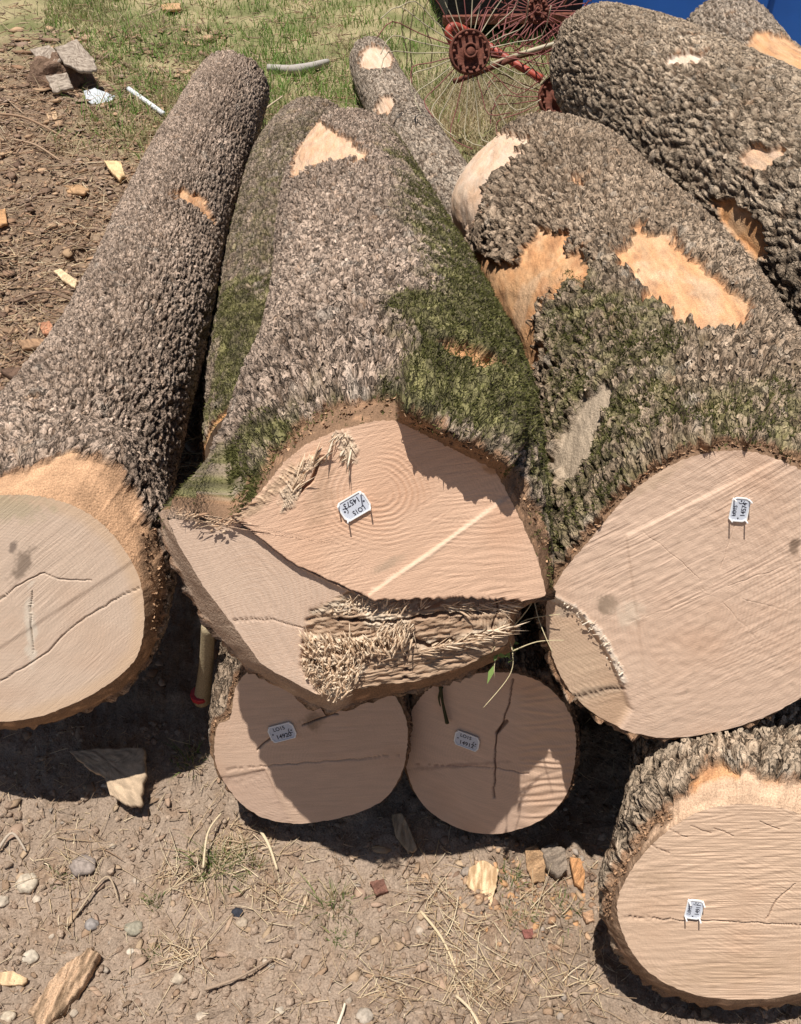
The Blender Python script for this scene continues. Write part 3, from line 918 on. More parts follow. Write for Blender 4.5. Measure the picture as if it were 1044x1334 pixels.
def face_I(fx, fy, a, b, sd):
    c = wood_base(a, b, sd, (.60, .445, .32), 4)
    lowl = sstep(2, -2, poly_sdf(fx, fy, [(270, 1015), (300, 1012), (345, 1003), (380, 1075), (270, 1080)]))
    h = saw(a, b, 4, .010, .0007, sd) * (1 - lowl) + lowl * (saw(a, b, 20, .009, .0018, sd + 4) - .003)
    c = mix(c, c * (.93, .93, .95), lowl)
    c = blot(c, fx, fy, 408, 940, 18, 12, 0, (.30, .20, .13), .8, 4)
    h, c = crack(h, c, fx, fy, [(335, 977), (345, 968), (356, 960)], 1.5, .003, seed=2)
    h, c = crack(h, c, fx, fy, [(395, 945), (420, 935), (440, 930)], 1.5, .003, seed=3)
    h, c = crack(h, c, fx, fy, [(285, 1004), (345, 998), (420, 992), (520, 984)], 1.0, .002, (.36, .24, .17), seed=5, strength=.5)
    return h, c


def face_J(fx, fy, a, b, sd):
    c = wood_base(a, b, sd, (.61, .455, .335), 0)
    m = sstep(660, 700, fx)
    h = .0009 * np.sin(2 * np.pi * (fy / 10.5 + .8 * perlin(fx / 50., fy / 16., 2) + .0008 * (fx - 690) ** 2 * .15)) * m + saw(a, b, 2, .012, .0004, sd)
    c = mix(c, c * (1.05, 1.0, .92), .6 * m)  # sunlit strip on the right side painted in as a warmer tint
    c = blot(c, fx, fy, 590, 998, 90, 3.5, -5, (.42, .28, .22), .7, 4)
    h, c = crack(h, c, fx, fy, [(528, 995), (590, 998), (640, 1000), (690, 1008)], .9, .002, (.33, .2, .15), seed=1, strength=.6)
    h, c = crack(h, c, fx, fy, [(668, 885), (664, 915), (656, 940), (648, 958), (645, 985), (644, 1040)], 1.4, .004, (.14, .08, .06), seed=2)
    h, c = crack(h, c, fx, fy, [(660, 940), (648, 955)], 3.2, .004, (.16, .09, .06), seed=2)
    return h, c


def pix_uv(px, py, fc, tilt, yaw=0):
    tau, yw = math.radians(tilt), math.radians(yaw)
    N = np.array((math.sin(yw) * math.cos(tau), -math.cos(yw) * math.cos(tau), math.sin(tau)))
    U = np.array((math.cos(yw), math.sin(yw), 0)); V = np.cross(N, U)
    w3 = at_plane(np.array(px, float), np.array(py, float), fc, N) - fc
    return float(w3 @ U), float(w3 @ V)


fcC = at_z(np.array(480.), np.array(715.), .65)
P_C1 = pix_uv(490, 640, fcC, 26)
P_C2 = pix_uv(330, 790, fcC, 26)

LOGS = [
    dict(seed=3, group='logs in the upper layer of the heap', bark='scaly', tone=1.0,
         label='long scaly-barked log with no number tag, its sawn end cut off by the left edge',
         stations=[(18, 792, .38, .235), (80, 645, .36, .195), (148, 510, .32, .170), (192, 400, .29, .165), (236, 270, .25, .165), (270, 190, .22, .166), (303, 118, .20, .160)],
         tilt=24, yaw=4, delta=.045, nr=125, depth=.014, thick=.010, grain=38,
         face=[(0, 645), (60, 648), (112, 667), (152, 702), (180, 750), (188, 800), (180, 852), (150, 885), (100, 915), (30, 938), (-60, 935), (-140, 880), (-170, 790), (-150, 700), (-80, 655)],
         rim=[(0, 622), (60, 600), (105, 590), (150, 602), (178, 650), (205, 700), (214, 760), (205, 830), (170, 890), (110, 925), (30, 948), (-60, 945), (-160, 900), (-195, 790), (-170, 690), (-90, 632)],
         bare=[([(-60, 640), (0, 628), (60, 604), (100, 588), (145, 600), (170, 640), (186, 690), (196, 760), (180, 820), (100, 780), (0, 760)], .15),
               ([(218, 255), (240, 250), (268, 262), (276, 290), (268, 282), (245, 268)], .1),
               ([(158, 230), (166, 200), (186, 182), (180, 208), (170, 232)], .55)],
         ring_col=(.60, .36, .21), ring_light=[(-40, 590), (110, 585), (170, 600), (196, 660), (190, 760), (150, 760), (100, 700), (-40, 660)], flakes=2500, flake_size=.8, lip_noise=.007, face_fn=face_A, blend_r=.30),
    dict(seed=5, group='logs in the lower layer of the heap', bark='scaly', tone=.75,
         label='mossy dark log sunk in the gap between the left log and the big middle log',
         stations=[(352, 600, .17, .155), (352, 500, .17, .165), (362, 400, .17, .172), (378, 290, .18, .18), (394, 225, .20, .185), (410, 182, .22, .16)],
         tilt=0, cell=.006, nphi=240, depth=.015, moss=[([(278, 370), (360, 360), (380, 480), (340, 640), (270, 640)], .95), ([(300, 180), (430, 130), (400, 260), (380, 380), (280, 380)], .35)],
         moss_n=9000, flakes=1200),
    dict(seed=8, group='logs in the upper layer of the heap', bark='scaly', tone=.93,
         label='thick middle log on top of the heap, splintered cut face with tag 14573',
         stations=[(480, 715, .65, .24), (500, 560, .63, .236), (500, 470, .59, .224), (486, 380, .56, .210), (470, 310, .53, .196), (460, 255, .50, .182), (457, 216, .48, .155)],
         tilt=26, delta=.05, nr=185, nphi=410, depth=.013, thick=.010, grain=14, smooth_outline=False,
         face=[(209, 662), (240, 668), (282, 684), (312, 668), (340, 640), (372, 600), (400, 578), (440, 560), (490, 548), (516, 548), (545, 562), (600, 590), (645, 612), (660, 640), (680, 680), (700, 725), (712, 776), (668, 784), (664, 846), (600, 878), (540, 897), (500, 900), (462, 908), (440, 922), (395, 900), (340, 870), (300, 815), (262, 765), (232, 715)],
         rim=[(203, 655), (240, 660), (284, 672), (309, 655), (334, 626), (364, 590), (394, 567), (436, 549), (488, 536), (518, 532), (556, 544), (616, 572), (668, 602), (686, 645), (705, 682), (716, 725), (718, 780), (676, 790), (669, 850), (606, 884), (545, 903), (500, 912), (462, 922), (430, 934), (380, 905), (325, 875), (272, 820), (240, 765), (216, 712)],
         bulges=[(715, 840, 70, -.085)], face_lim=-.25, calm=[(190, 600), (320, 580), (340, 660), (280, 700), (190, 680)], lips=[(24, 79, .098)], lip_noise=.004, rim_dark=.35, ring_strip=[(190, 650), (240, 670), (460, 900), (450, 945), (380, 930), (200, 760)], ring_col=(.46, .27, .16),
         bare=[([(383, 236), (384, 205), (396, 175), (414, 156), (430, 168), (452, 180), (480, 204), (470, 214), (440, 212), (408, 220)], .35),
               ([(560, 455), (600, 452), (640, 468), (660, 488), (620, 480), (585, 470)], -.1)],
         moss=[([(530, 400), (590, 340), (680, 380), (740, 490), (750, 640), (735, 760), (700, 700), (660, 600), (560, 540), (500, 530), (520, 460)], 1.0), ([(515, 180), (600, 250), (680, 380), (575, 420), (540, 300)], .85),
               ([(190, 640), (340, 560), (390, 560), (290, 680), (200, 680)], .75), ([(430, 520), (620, 520), (600, 560), (400, 560)], .5)],
         moss_n=30000, flakes=2500, flake_size=.8, face_fn=face_C, blend_r=.24, fast_blend=2.0),
    dict(seed=13, group='logs in the upper layer of the heap', bark='rough', tone=.95,
         label='wide log right of the middle one, bark torn in orange patches, tag 14574',
         stations=[(925, 775, .55, .24), (905, 640, .53, .245), (866, 520, .50, .255), (818, 415, .455, .260), (768, 335, .42, .255), (728, 270, .39, .24), (702, 232, .37, .19)],
         tilt=22, yaw=-3, delta=.012, nr=185, nphi=410, depth=.018, thick=.012, grain=32,
         face=[(940, 588), (880, 604), (820, 645), (772, 700), (735, 745), (713, 790), (718, 850), (745, 905), (790, 942), (850, 960), (920, 956), (1000, 932), (1080, 880), (1130, 790), (1120, 700), (1070, 630), (1000, 594)],
         bare=[([(560, 345), (600, 336), (640, 330), (670, 345), (705, 300), (740, 310), (768, 340), (770, 362), (720, 385), (700, 420), (712, 460), (695, 496), (640, 450), (570, 380)], .05),
               ([(800, 332), (822, 306), (862, 304), (890, 330), (940, 365), (978, 405), (975, 432), (940, 435), (905, 432), (860, 402), (825, 360)], .12),
               ([(530, 245), (560, 195), (600, 172), (650, 168), (686, 180), (682, 205), (652, 225), (634, 252), (622, 296), (604, 330), (560, 320)], .55),
               ([(735, 240), (752, 228), (768, 232), (758, 245)], .2), ([(862, 608), (894, 590), (898, 602), (870, 622)], .2)],
         mud=[[(722, 612), (740, 560), (765, 520), (792, 500), (802, 520), (785, 560), (770, 600), (745, 640)]],
         moss=[([(706, 400), (740, 360), (800, 370), (850, 400), (900, 450), (880, 560), (800, 640), (740, 740), (715, 700), (720, 520)], .50), ([(860, 500), (1044, 520), (1044, 590), (880, 590)], .5)],
         ragged=2.3, bulges=[(618, 262, 62, .085), (655, 380, 75, .05)], moss_n=9000, flakes=3000, flake_size=.9, lip_noise=.022, face_fn=face_D, ring_col=(.42, .25, .15), blend_r=.3),
    dict(seed=21, group='logs in the upper layer of the heap', bark='ridged',
         label='furrowed log slanting off the right edge, small oval knot scar on its top',
         stations=[(1.28, 1.15, .50, .265), (1.18, 1.75, .51, .268), (1.06, 2.45, .51, .262), (.92, 3.15, .50, .245), (.825, 3.60, .49, .222), (.785, 3.90, .49, .17)], world=True,
         tilt=0, cell=.0045, depth=.0135, thick=.012, tone=1.12,
         bare=[([(870, 76), (900, 70), (922, 70), (924, 76), (900, 86), (874, 86)], .9),
               ([(968, 204), (985, 195), (1018, 192), (1022, 204), (1005, 218), (985, 224), (970, 218)], .4),
               ([(930, 262), (958, 262), (994, 292), (1008, 338), (985, 336), (950, 300)], .0)],
         flakes=1200, flake_size=.9),
    dict(seed=25, group='logs in the upper layer of the heap', bark='smooth', tone=.95,
         label='far log beyond the furrowed one, half its bark stripped to orange wood',
         stations=[(1100, 185, .42, .16), (1050, 150, .42, .165), (1000, 115, .42, .165), (965, 85, .42, .18), (948, 66, .42, .19), (938, 52, .42, .17)],
         tilt=0, cell=.006, nphi=200, depth=.012,
         bare=[([(962, 84), (975, 60), (985, 42), (1044, 52), (1110, 90), (1110, 150), (1044, 130)], .1)], flakes=600),
    dict(seed=29, group='logs in the lower layer of the heap', bark='smooth', tone=.9,
         label='slim grey log lying beyond the heap with two pale branch scars',
         stations=[(625, 330, .13, .13), (590, 270, .14, .125), (556, 215, .15, .12), (525, 160, .14, .115), (500, 118, .13, .115), (486, 86, .13, .11), (482, 76, .13, .10)],
         tilt=0, cell=.006, nphi=180, depth=.006, bare=[([(470, 90), (472, 68), (485, 60), (502, 64), (512, 78), (508, 90), (490, 90)], .6), ([(490, 142), (498, 128), (510, 126), (516, 138), (508, 150), (494, 148)], .5)], flakes=1500),
    dict(seed=33, group='sawn logs at the foot of the heap', bark='rough', tone=.8,
         label='small low log with its oval sawn end half in shade, tag 14920',
         stations=[(403, 975, .100, .157), (398, 850, .10, .152), (392, 700, .10, .147)], extend=1.5, hidden_after=.35,
         tilt=20, yaw=0, delta=.010, nr=110, nphi=240, depth=.008, thick=.006, grain=4,
         face=[(300, 935), (310, 890), (345, 862), (400, 850), (460, 862), (505, 895), (527, 930), (531, 965), (522, 1010), (495, 1045), (440, 1066), (375, 1073), (330, 1060), (295, 1025), (280, 985), (284, 945)],
         face_fn=face_I, ring_col=(.35, .22, .13), flakes=1200),
    dict(seed=37, group='sawn logs at the foot of the heap', bark='rough', tone=.8,
         label='small low round log with a bright sunlit strip on its end, tag 14912',
         stations=[(638, 985, .108, .152), (636, 850, .10, .152), (634, 700, .10, .147)], extend=1.5, hidden_after=.35,
         tilt=14, yaw=-24, delta=.010, nr=110, nphi=240, depth=.008, thick=.006, grain=1,
         face=[(640, 876), (690, 882), (725, 905), (747, 940), (750, 985), (738, 1035), (705, 1068), (650, 1086), (600, 1080), (555, 1052), (532, 1010), (527, 965), (540, 920), (575, 888)],
         face_fn=face_J, ring_col=(.35, .22, .13), flakes=1200),
    dict(seed=41, group='sawn logs at the foot of the heap', bark='ridged', tone=.95,
         label='short view of the frontmost log at lower right, orange ring above face',
         stations=[(965, 1178, .185, .18), (955, 1090, .175, .165), (955, 1010, .165, .152), (960, 900, .155, .145)], extend=1.3, hidden_after=.45,
         tilt=24, yaw=-4, delta=.035, nr=160, nphi=300, depth=.018, thick=.012, grain=8,
         face=[(1044, 1062), (1000, 1050), (955, 1048), (905, 1060), (855, 1095), (820, 1138), (804, 1182), (818, 1230), (848, 1268), (900, 1294), (970, 1302), (1044, 1292), (1100, 1250), (1120, 1180), (1100, 1110)],
         rim=[(1044, 1020), (1000, 1012), (950, 1010), (895, 1030), (845, 1080), (805, 1130), (786, 1182), (806, 1238), (842, 1278), (900, 1304), (970, 1312), (1050, 1302), (1115, 1260), (1138, 1180), (1118, 1080)],
         bare=[([(890, 1060), (905, 1015), (925, 995), (945, 1002), (990, 1012), (1044, 1015), (1060, 1070), (950, 1056)], .05)],
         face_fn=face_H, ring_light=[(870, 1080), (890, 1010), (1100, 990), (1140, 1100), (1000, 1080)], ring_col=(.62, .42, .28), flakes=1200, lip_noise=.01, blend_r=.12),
]
BUILT = {}
for P in LOGS:
    BUILT[P['seed']] = build_log(P)


# ------------------------------------------------------------------ number tags
def prism_poly(pts, z0, z1, inset=0.):
    n = len(pts); pts = np.array(pts)
    V = np.vstack([np.column_stack([pts, np.full(n, z0)]), np.column_stack([pts * (1 - inset), np.full(n, z1)])])
    F = [(i, (i + 1) % n, n + (i + 1) % n, n + i) for i in range(n)]
    return V, F


def raw_mesh(name, V, F, m, parent, smooth=False):
    me = bpy.data.meshes.new(name); me.from_pydata([tuple(map(float, v)) for v in V], [], F); me.materials.append(m)
    if smooth: me.shade_smooth()
    o = bpy.data.objects.new(name, me); C.objects.link(o)
    if parent: o.parent = parent
    return o


M_TAG = mat('tag_plastic', .45, 0, col=(.60, .63, .70), fine=.06, fscale=900.)
M_RIM = mat('tag_rim', .45, 0, col=(.85, .85, .84), fine=.04, fscale=900.)
M_INK = mat('tag_ink', .6, 0, col=(.035, .035, .05), fine=.05, fscale=900.)


def number_tag(log, px, py, deg, number, wpx, standoff=.012, top='LO15'):
    B = BUILT[log]; N = B['Nf']; pin = standoff; standoff = .003
    p = at_plane(np.array(float(px)), np.array(float(py)), B['fc'], N)
    dist = float((p - CP) @ FW)
    wd = wpx / FPX * dist; hg = wd * .72
    t = math.radians(deg)
    ux = B['Uf'] * math.cos(t) + B['Vf'] * math.sin(t); uy = -B['Uf'] * math.sin(t) + B['Vf'] * math.cos(t)
    p = p + N * standoff
    a, b = wd / 2, hg / 2
    ch = .22
    pts = [(-a, -b * (1 - ch * 2.0)), (-a * .80, -b), (a * .80, -b), (a, -b * (1 - ch * 2.0)), (a, b * (1 - ch * 2.0)), (a * .80, b), (-a * .80, b), (-a, b * (1 - ch * 2.0))]
    V, F = prism_poly(pts, -.0015, .0008)
    F.append(tuple(range(7, -1, -1)))
    n = 8
    # raised rim then sunk plate
    V2 = np.array(pts) * .90
    V = np.vstack([V, np.column_stack([V2, np.full(8, .0008)]), np.column_stack([V2, np.full(8, -.0002)])])
    for i in range(8):
        j = (i + 1) % 8
        F.append((8 + i, 8 + j, 16 + j, 16 + i)); F.append((16 + i, 16 + j, 24 + j, 24 + i))
    rim = raw_mesh('number_tag', V, F, M_RIM, B['root'])
    Mx = Matrix(((ux[0], uy[0], N[0], 0), (ux[1], uy[1], N[1], 0), (ux[2], uy[2], N[2], 0), (0, 0, 0, 1)))
    Mx.translation = Vector(tuple(p - B['fc']))
    rim.matrix_local = Mx
    pv = np.column_stack([V2 * 1.0, np.full(8, -.0002)])
    raw_mesh('plate', pv, [tuple(range(8))], M_TAG, rim)
    # prongs
    for sx in (-1, 1):
        for sy_ in (-1, 1):
            q = []
            for k in range(6):
                an = k * math.pi / 3
                q.append((sx * a * .84 + .0011 * math.cos(an), sy_ * b * .84 + .0011 * math.sin(an)))
            q = np.array(q)
            Vp = np.vstack([np.column_stack([q, np.full(6, pin * .62)]), np.column_stack([q, np.full(6, -standoff - .004)])])
            raw_mesh('prong', Vp, [(i, (i + 1) % 6, 6 + (i + 1) % 6, 6 + i) for i in range(6)] + [(5, 4, 3, 2, 1, 0)], M_RIM, rim)
    # holes and arcs, printed marks
    def text(s, x, y, size):
        cu = bpy.data.curves.new('lettering', 'FONT'); cu.body = s; cu.size = size; cu.align_x = 'CENTER'; cu.align_y = 'CENTER'
        cu.offset = size * .018
        ob = bpy.data.objects.new('tmp', cu); C.objects.link(ob)
        dg = bpy.context.evaluated_depsgraph_get(); me = bpy.data.meshes.new_from_object(ob.evaluated_get(dg))
        bpy.data.objects.remove(ob)
        me.materials.clear(); me.materials.append(M_INK)
        for v in me.vertices: v.co.x *= .92
        o = bpy.data.objects.new('lettering', me); C.objects.link(o); o.parent = rim
        o.location = (x, y, .0001)
    text(top, -a * .12, b * .50, hg * .30)
    text(number, a * .02, -b * .45, hg * .36)
    for sx in (-1, 1):
        q = [(sx * a * .72 + hg * .045 * math.cos(k * math.pi / 5), hg * .045 * math.sin(k * math.pi / 5)) for k in range(10)]
        raw_mesh('pin_hole', [(x, y, .0002) for x, y in q], [tuple(range(10))], M_INK, rim)
    arc = []
    for k in range(9):
        an = math.radians(120 + 20 * k)
        arc.append((a * .72 + hg * .13 * math.cos(an), hg * .13 * math.sin(an), .0002))
        arc.append((a * .72 + hg * .165 * math.cos(an), hg * .165 * math.sin(an), .0002))
    raw_mesh('logo_arc', arc, [(2 * k, 2 * k + 1, 2 * k + 3, 2 * k + 2) for k in range(8)], M_INK, rim)


number_tag(8, 462, 659, 211, '14573', 40, .017)
number_tag(13, 963, 663, 87, '14574', 33, .018)
number_tag(33, 368, 953, 17, '14920', 35, .003)
number_tag(37, 609, 964, 0, '14912', 34, .003)
number_tag(41, 904, 1183, 86, '14911', 30, .016)


def splinters(log, poly, deg, n, lmin, lmax, rad, out=.5, base=0., cols=((.78, .62, .45), (.58, .40, .26))):
    """thin torn splinters standing out of the cut wood inside an outline"""
    B = BUILT[log]; N = B['Nf']
    p = np.array(poly, float); x0, y0 = p.min(0); x1, y1 = p.max(0)
    X = rng.uniform(x0, x1, n * 3); Y = rng.uniform(y0, y1, n * 3)
    k = poly_sdf(X, Y, poly) < 2; X, Y = X[k][:n], Y[k][:n]; n = len(X)
    out = out * .75
    P0 = at_plane(X, Y, B['fc'] + N * base, N) - B['fc']
    n = int(n * .62); X, Y = X[:n], Y[:n]; P0 = P0[:n]; lmin, lmax, rad = lmin * 1.15, lmax * 1.45, rad * 1.35
    t = np.radians(deg + rng.normal(0, 20, n))[:, None]
    D = B['Uf'] * np.cos(t) + B['Vf'] * np.sin(t) + N * (out * rng.uniform(.2, 1.3, n))[:, None]
    f = rng.random((n, 1)); col = np.array(cols[0]) * f + np.array(cols[1]) * (1 - f)
    L = lmin * .5 + (lmax * 1.25 - lmin * .5) * rng.random(n) ** 2.2
    D = D / np.linalg.norm(D, axis=1)[:, None]
    sd = np.cross(D, rng.normal(0, 1, (n, 3))); sd /= np.linalg.norm(sd, axis=1)[:, None]; s2 = np.cross(D, sd)
    rr = (rad * (.35 + 1.5 * rng.random(n) ** 2))[:, None]
    V = np.stack([P0 + sd * rr, P0 - sd * rr * .6 + s2 * rr * .5, P0 - sd * rr * .4 - s2 * rr * .6,
                  P0 + D * (L * .6)[:, None] + sd * rr * .9, P0 + D * (L * .55)[:, None] - sd * rr * .5 + s2 * rr * .4, P0 + D * (L * .5)[:, None] - sd * rr * .4 - s2 * rr * .5,
                  P0 + D * L[:, None]], 1).reshape(-1, 3)
    F4 = np.array([(0, 1, 4, 3), (1, 2, 5, 4), (2, 0, 3, 5)]); F3 = np.array([(3, 4, 6), (4, 5, 6), (5, 3, 6)])
    b = (np.arange(n) * 7)[:, None, None]
    o = mesh_np('splinters', V, [(b + F4).reshape(-1, 4), (b + F3).reshape(-1, 3)], np.repeat(col, 7, 0), M_WOOD, B['root'], smooth=False)
    o['kind'] = 'stuff'


splinters(8, [(396, 832), (440, 834), (530, 838), (530, 850), (470, 858), (400, 856)], 100, 420, .008, .020, .0012, .8, -.008)
splinters(8, [(394, 862), (430, 862), (472, 866), (472, 880), (445, 912), (430, 918), (398, 882)], 75, 420, .006, .016, .0012, .9, -.008)
splinters(8, [(460, 782), (500, 788), (555, 792), (530, 800), (450, 802), (420, 802)], 60, 220, .006, .016, .0010, .6, -.012)
splinters(8, [(500, 806), (540, 808), (536, 834), (505, 836)], 250, 160, .008, .018, .0010, .6, -.008)
splinters(8, [(545, 845), (600, 834), (664, 816), (664, 822), (600, 842), (545, 852)], 15, 200, .008, .022, .0011, .4, -.010)
splinters(8, [(565, 786), (668, 786), (668, 796), (590, 796)], 5, 160, .008, .02, .0010, .5, -.014)
splinters(8, [(372, 640), (392, 608), (414, 594), (418, 602), (396, 622), (386, 650)], 62, 80, .010, .026, .0013, .35)
splinters(8, [(434, 566), (452, 562), (466, 586), (462, 602), (448, 596)], 235, 55, .008, .022, .0013, .5, cols=((.82, .70, .54), (.66, .50, .35)))
splinters(8, [(228, 668), (262, 680), (300, 690), (326, 660), (318, 652), (290, 676), (250, 664)], 20, 90, .005, .012, .0010, .4, cols=((.66, .46, .30), (.38, .22, .13)))
splinters(8, [(225, 660), (262, 672), (300, 688), (300, 694), (262, 686)], 200, 45, .006, .016, .0010, .2, cols=((.78, .60, .42), (.5, .32, .2)))
splinters(13, [(716, 778), (748, 792), (784, 828), (812, 880), (806, 882), (778, 832), (745, 798)], 40, 260, .003, .009, .0009, .7, cols=((.82, .72, .58), (.70, .56, .42)))

#INSERT_SMALL
# ------------------------------------------------------------------ loose stuff on the ground
def ground_pt(px, py, lift=0.):
    px = np.atleast_1d(np.asarray(px, float)); py = np.atleast_1d(np.asarray(py, float))
    z = np.zeros(len(px))
    for _ in range(5):
        p = at_z(px, py, 0.)
        d = ray(px, py)
        p = CP + d * ((z - CAM_H) / d[:, 2])[:, None]
        z = gh(p[:, 0], p[:, 1], False)
    p[:, 2] = z + lift
    return p


def stems(P0, D, L, R, bend, cols, name, sides=3, seg=4, m=None, flat=1.0, parent=None):
    """many thin curved stems joined: P0 root, D direction, L length, R radius"""
    n = len(P0)
    D = D / np.linalg.norm(D, axis=1)[:, None]
    rnd = rng.normal(0, 1, (n, 3)); sd = np.cross(D, rnd); sd /= np.linalg.norm(sd, axis=1)[:, None]
    s2 = np.cross(D, sd)
    V = []
    for k in range(seg + 1):
        t = k / seg
        c = P0 + D * (L * t)[:, None] + bend * (t * t)
        rr = (R * (1 - .55 * t))[:, None]
        for q in range(sides):
            an = 2 * math.pi * q / sides
            V.append(c + rr * (sd * math.cos(an) + s2 * math.sin(an) * flat))
    V = np.stack(V, 1)
    F = []
    for k in range(seg):
        for q in range(sides):
            F.append((k * sides + q, k * sides + (q + 1) % sides, (k + 1) * sides + (q + 1) % sides, (k + 1) * sides + q))
    F = np.array(F)
    nv = V.shape[1]
    FF = (np.arange(n) * nv)[:, None, None] + F[None]
    o = mesh_np(name, V.reshape(-1, 3), FF.reshape(-1, 4), np.repeat(cols, nv, 0), m or M_LITTER, parent, smooth=False)
    return o


def blades(P0, H, Wd, lean, cols, name, m=None, seg=3):
    n = len(P0)
    az = rng.uniform(0, 2 * math.pi, n)
    sd = np.stack([np.cos(az), np.sin(az), 0 * az], 1)
    V = []
    for k in range(seg + 1):
        t = k / seg
        c = P0 + np.stack([0 * H, 0 * H, H * (t - .25 * t * t)], 1) + lean * (H * t ** 1.8)[:, None]
        w_ = (Wd * (1 - t) ** .7)[:, None]
        V.append(c - sd * w_); V.append(c + sd * w_)
    V = np.stack(V, 1); nv = V.shape[1]
    F = np.array([(2 * k, 2 * k + 1, 2 * k + 3, 2 * k + 2) for k in range(seg)])
    FF = (np.arange(n) * nv)[:, None, None] + F[None]
    return mesh_np(name, V.reshape(-1, 3), FF.reshape(-1, 4), np.repeat(cols, nv, 0), m or M_GRASS, None, smooth=False)


def lumps(P0, R, cols, name, squash=.6, m=None, rough=.3, elong=1.):
    """faceted stones, clods or chips: an 18-sided lump each"""
    n = len(P0)
    t = (1 + 5 ** .5) / 2
    ic = np.array([(-1, t, 0), (1, t, 0), (-1, -t, 0), (1, -t, 0), (0, -1, t), (0, 1, t), (0, -1, -t), (0, 1, -t), (t, 0, -1), (t, 0, 1), (-t, 0, -1), (-t, 0, 1)], float)
    ic /= np.linalg.norm(ic[0])
    F = np.array([(0, 11, 5), (0, 5, 1), (0, 1, 7), (0, 7, 10), (0, 10, 11), (1, 5, 9), (5, 11, 4), (11, 10, 2), (10, 7, 6), (7, 1, 8), (3, 9, 4), (3, 4, 2), (3, 2, 6), (3, 6, 8), (3, 8, 9), (4, 9, 5), (2, 4, 11), (6, 2, 10), (8, 6, 7), (9, 8, 1)])
    ax = rng.uniform(.7, 1.4, (n, 1, 3)); ax[..., 2] *= squash; ax[..., 0] *= 1 + (elong - 1) * rng.random((n, 1))
    V = ic[None] * (1 + rng.uniform(-rough, rough, (n, 12, 1))) * ax
    th = rng.uniform(0, 2 * math.pi, n)
    tx = rng.normal(0, .25, n)
    c_, s_ = np.cos(th)[:, None], np.sin(th)[:, None]
    X, Y, Z = V[..., 0], V[..., 1], V[..., 2]
    Z2 = Z * np.cos(tx)[:, None] + Y * np.sin(tx)[:, None]; Y2 = Y * np.cos(tx)[:, None] - Z * np.sin(tx)[:, None]
    V = np.stack([X * c_ - Y2 * s_, X * s_ + Y2 * c_, Z2], -1) * R[:, None, None] + P0[:, None, :]
    FF = (np.arange(n) * 12)[:, None, None] + F[None]
    return mesh_np(name, V.reshape(-1, 3), FF.reshape(-1, 3), np.repeat(cols, 12, 0), m or M_DIRT, None, smooth=False)


def scatter_px(n, x0, x1, y0, y1, power=1.0):
    """ground points spread evenly over the part of the ground that lies in view"""
    px = rng.uniform(x0, x1, n); py = rng.uniform(y0, y1, n)
    return ground_pt(px, py)


def pal(cols, n, jit=.12):
    cols = np.array(cols, float)
    k = rng.integers(0, len(cols), n)
    f = rng.random((n, 1)); k2 = rng.integers(0, len(cols), n)
    return (cols[k] * f + cols[k2] * (1 - f)) * rng.uniform(1 - jit, 1 + jit, (n, 1))


STRAW = [(.58, .45, .28), (.68, .56, .38), (.44, .31, .19), (.34, .22, .14)]
CHIP = [(.30, .18, .11), (.44, .29, .18), (.20, .13, .09), (.36, .26, .19), (.25, .16, .11)]


def flat_dirs(n, spread=.15):
    az = rng.uniform(0, 2 * math.pi, n)
    return np.stack([np.cos(az), np.sin(az), rng.normal(0, spread, n)], 1)


# straw and fibres
def straw(n, box, lmin, lmax, r, name, cols=STRAW, spread=.15, cluster=None):
    if cluster is not None:
        k = rng.integers(0, len(cluster), n); cl = np.array(cluster, float)[k]
        P0 = ground_pt(cl[:, 0] + rng.normal(0, 1, n) * cl[:, 2], cl[:, 1] + rng.normal(0, 1, n) * cl[:, 2] * .8)
    else:
        P0 = scatter_px(n, *box)
    dist = np.linalg.norm(P0 - CP, axis=1)
    D = flat_dirs(n, spread)
    L = rng.uniform(lmin, lmax, n) * rng.uniform(.4, 1, n)
    P0[:, 2] += rng.uniform(.001, .009, n)
    o = stems(P0, D, L, r * rng.uniform(.5, 1.3, n), rng.normal(0, .22, (n, 3)) * L[:, None] * np.array((1, 1, .25)), pal(cols, n), name)
    o['kind'] = 'stuff'
    return o


straw(1500, (-60, 1100, 930, 1400), .012, .055, .0008, 'straw')
straw(900, None, .025, .11, .0011, 'straw', cluster=[(590, 1200, 26), (600, 1250, 30), (560, 1160, 24), (640, 1300, 28), (700, 1180, 26), (330, 1120, 26), (300, 1100, 18), (500, 1290, 22), (90, 1120, 30), (360, 1180, 16), (740, 1280, 24), (620, 1300, 20), (240, 1245, 14), (240, 1140, 20)])
# the churned litter to the left, and behind
straw(7000, (-60, 300, 90, 620), .02, .12, .0022, 'bark_litter', cols=CHIP + [(.50, .38, .25)], spread=.22)
straw(4200, (-60, 300, 70, 620), .02, .14, .0022, 'straw', spread=.25)
straw(2400, (-60, 480, -20, 200), .05, .22, .0035, 'bark_litter', cols=CHIP + [(.5, .38, .25)], spread=.2)
n = 5000
P0 = scatter_px(n, -60, 300, 40, 620); D_ = np.linalg.norm(P0 - CP, axis=1)
P0[:, 2] += .004
o = lumps(P0, rng.uniform(.0015, .006, n) * (D_ / 2.4), pal(CHIP + [(.40, .26, .16)], n), 'chip_litter', .28, M_LITTER, .5, 3.2); o['kind'] = 'stuff'
n = 7500
P0 = scatter_px(n, -60, 1100, 930, 1400)
o = lumps(P0, .0012 + .0075 * rng.random(n) ** 6, pal([(.32, .235, .17), (.36, .27, .20), (.28, .20, .145)], n), 'soil_crumbs', .75, M_DIRT, .5); o['kind'] = 'stuff'
n = 300
P0 = scatter_px(n, -60, 1100, 930, 1400)
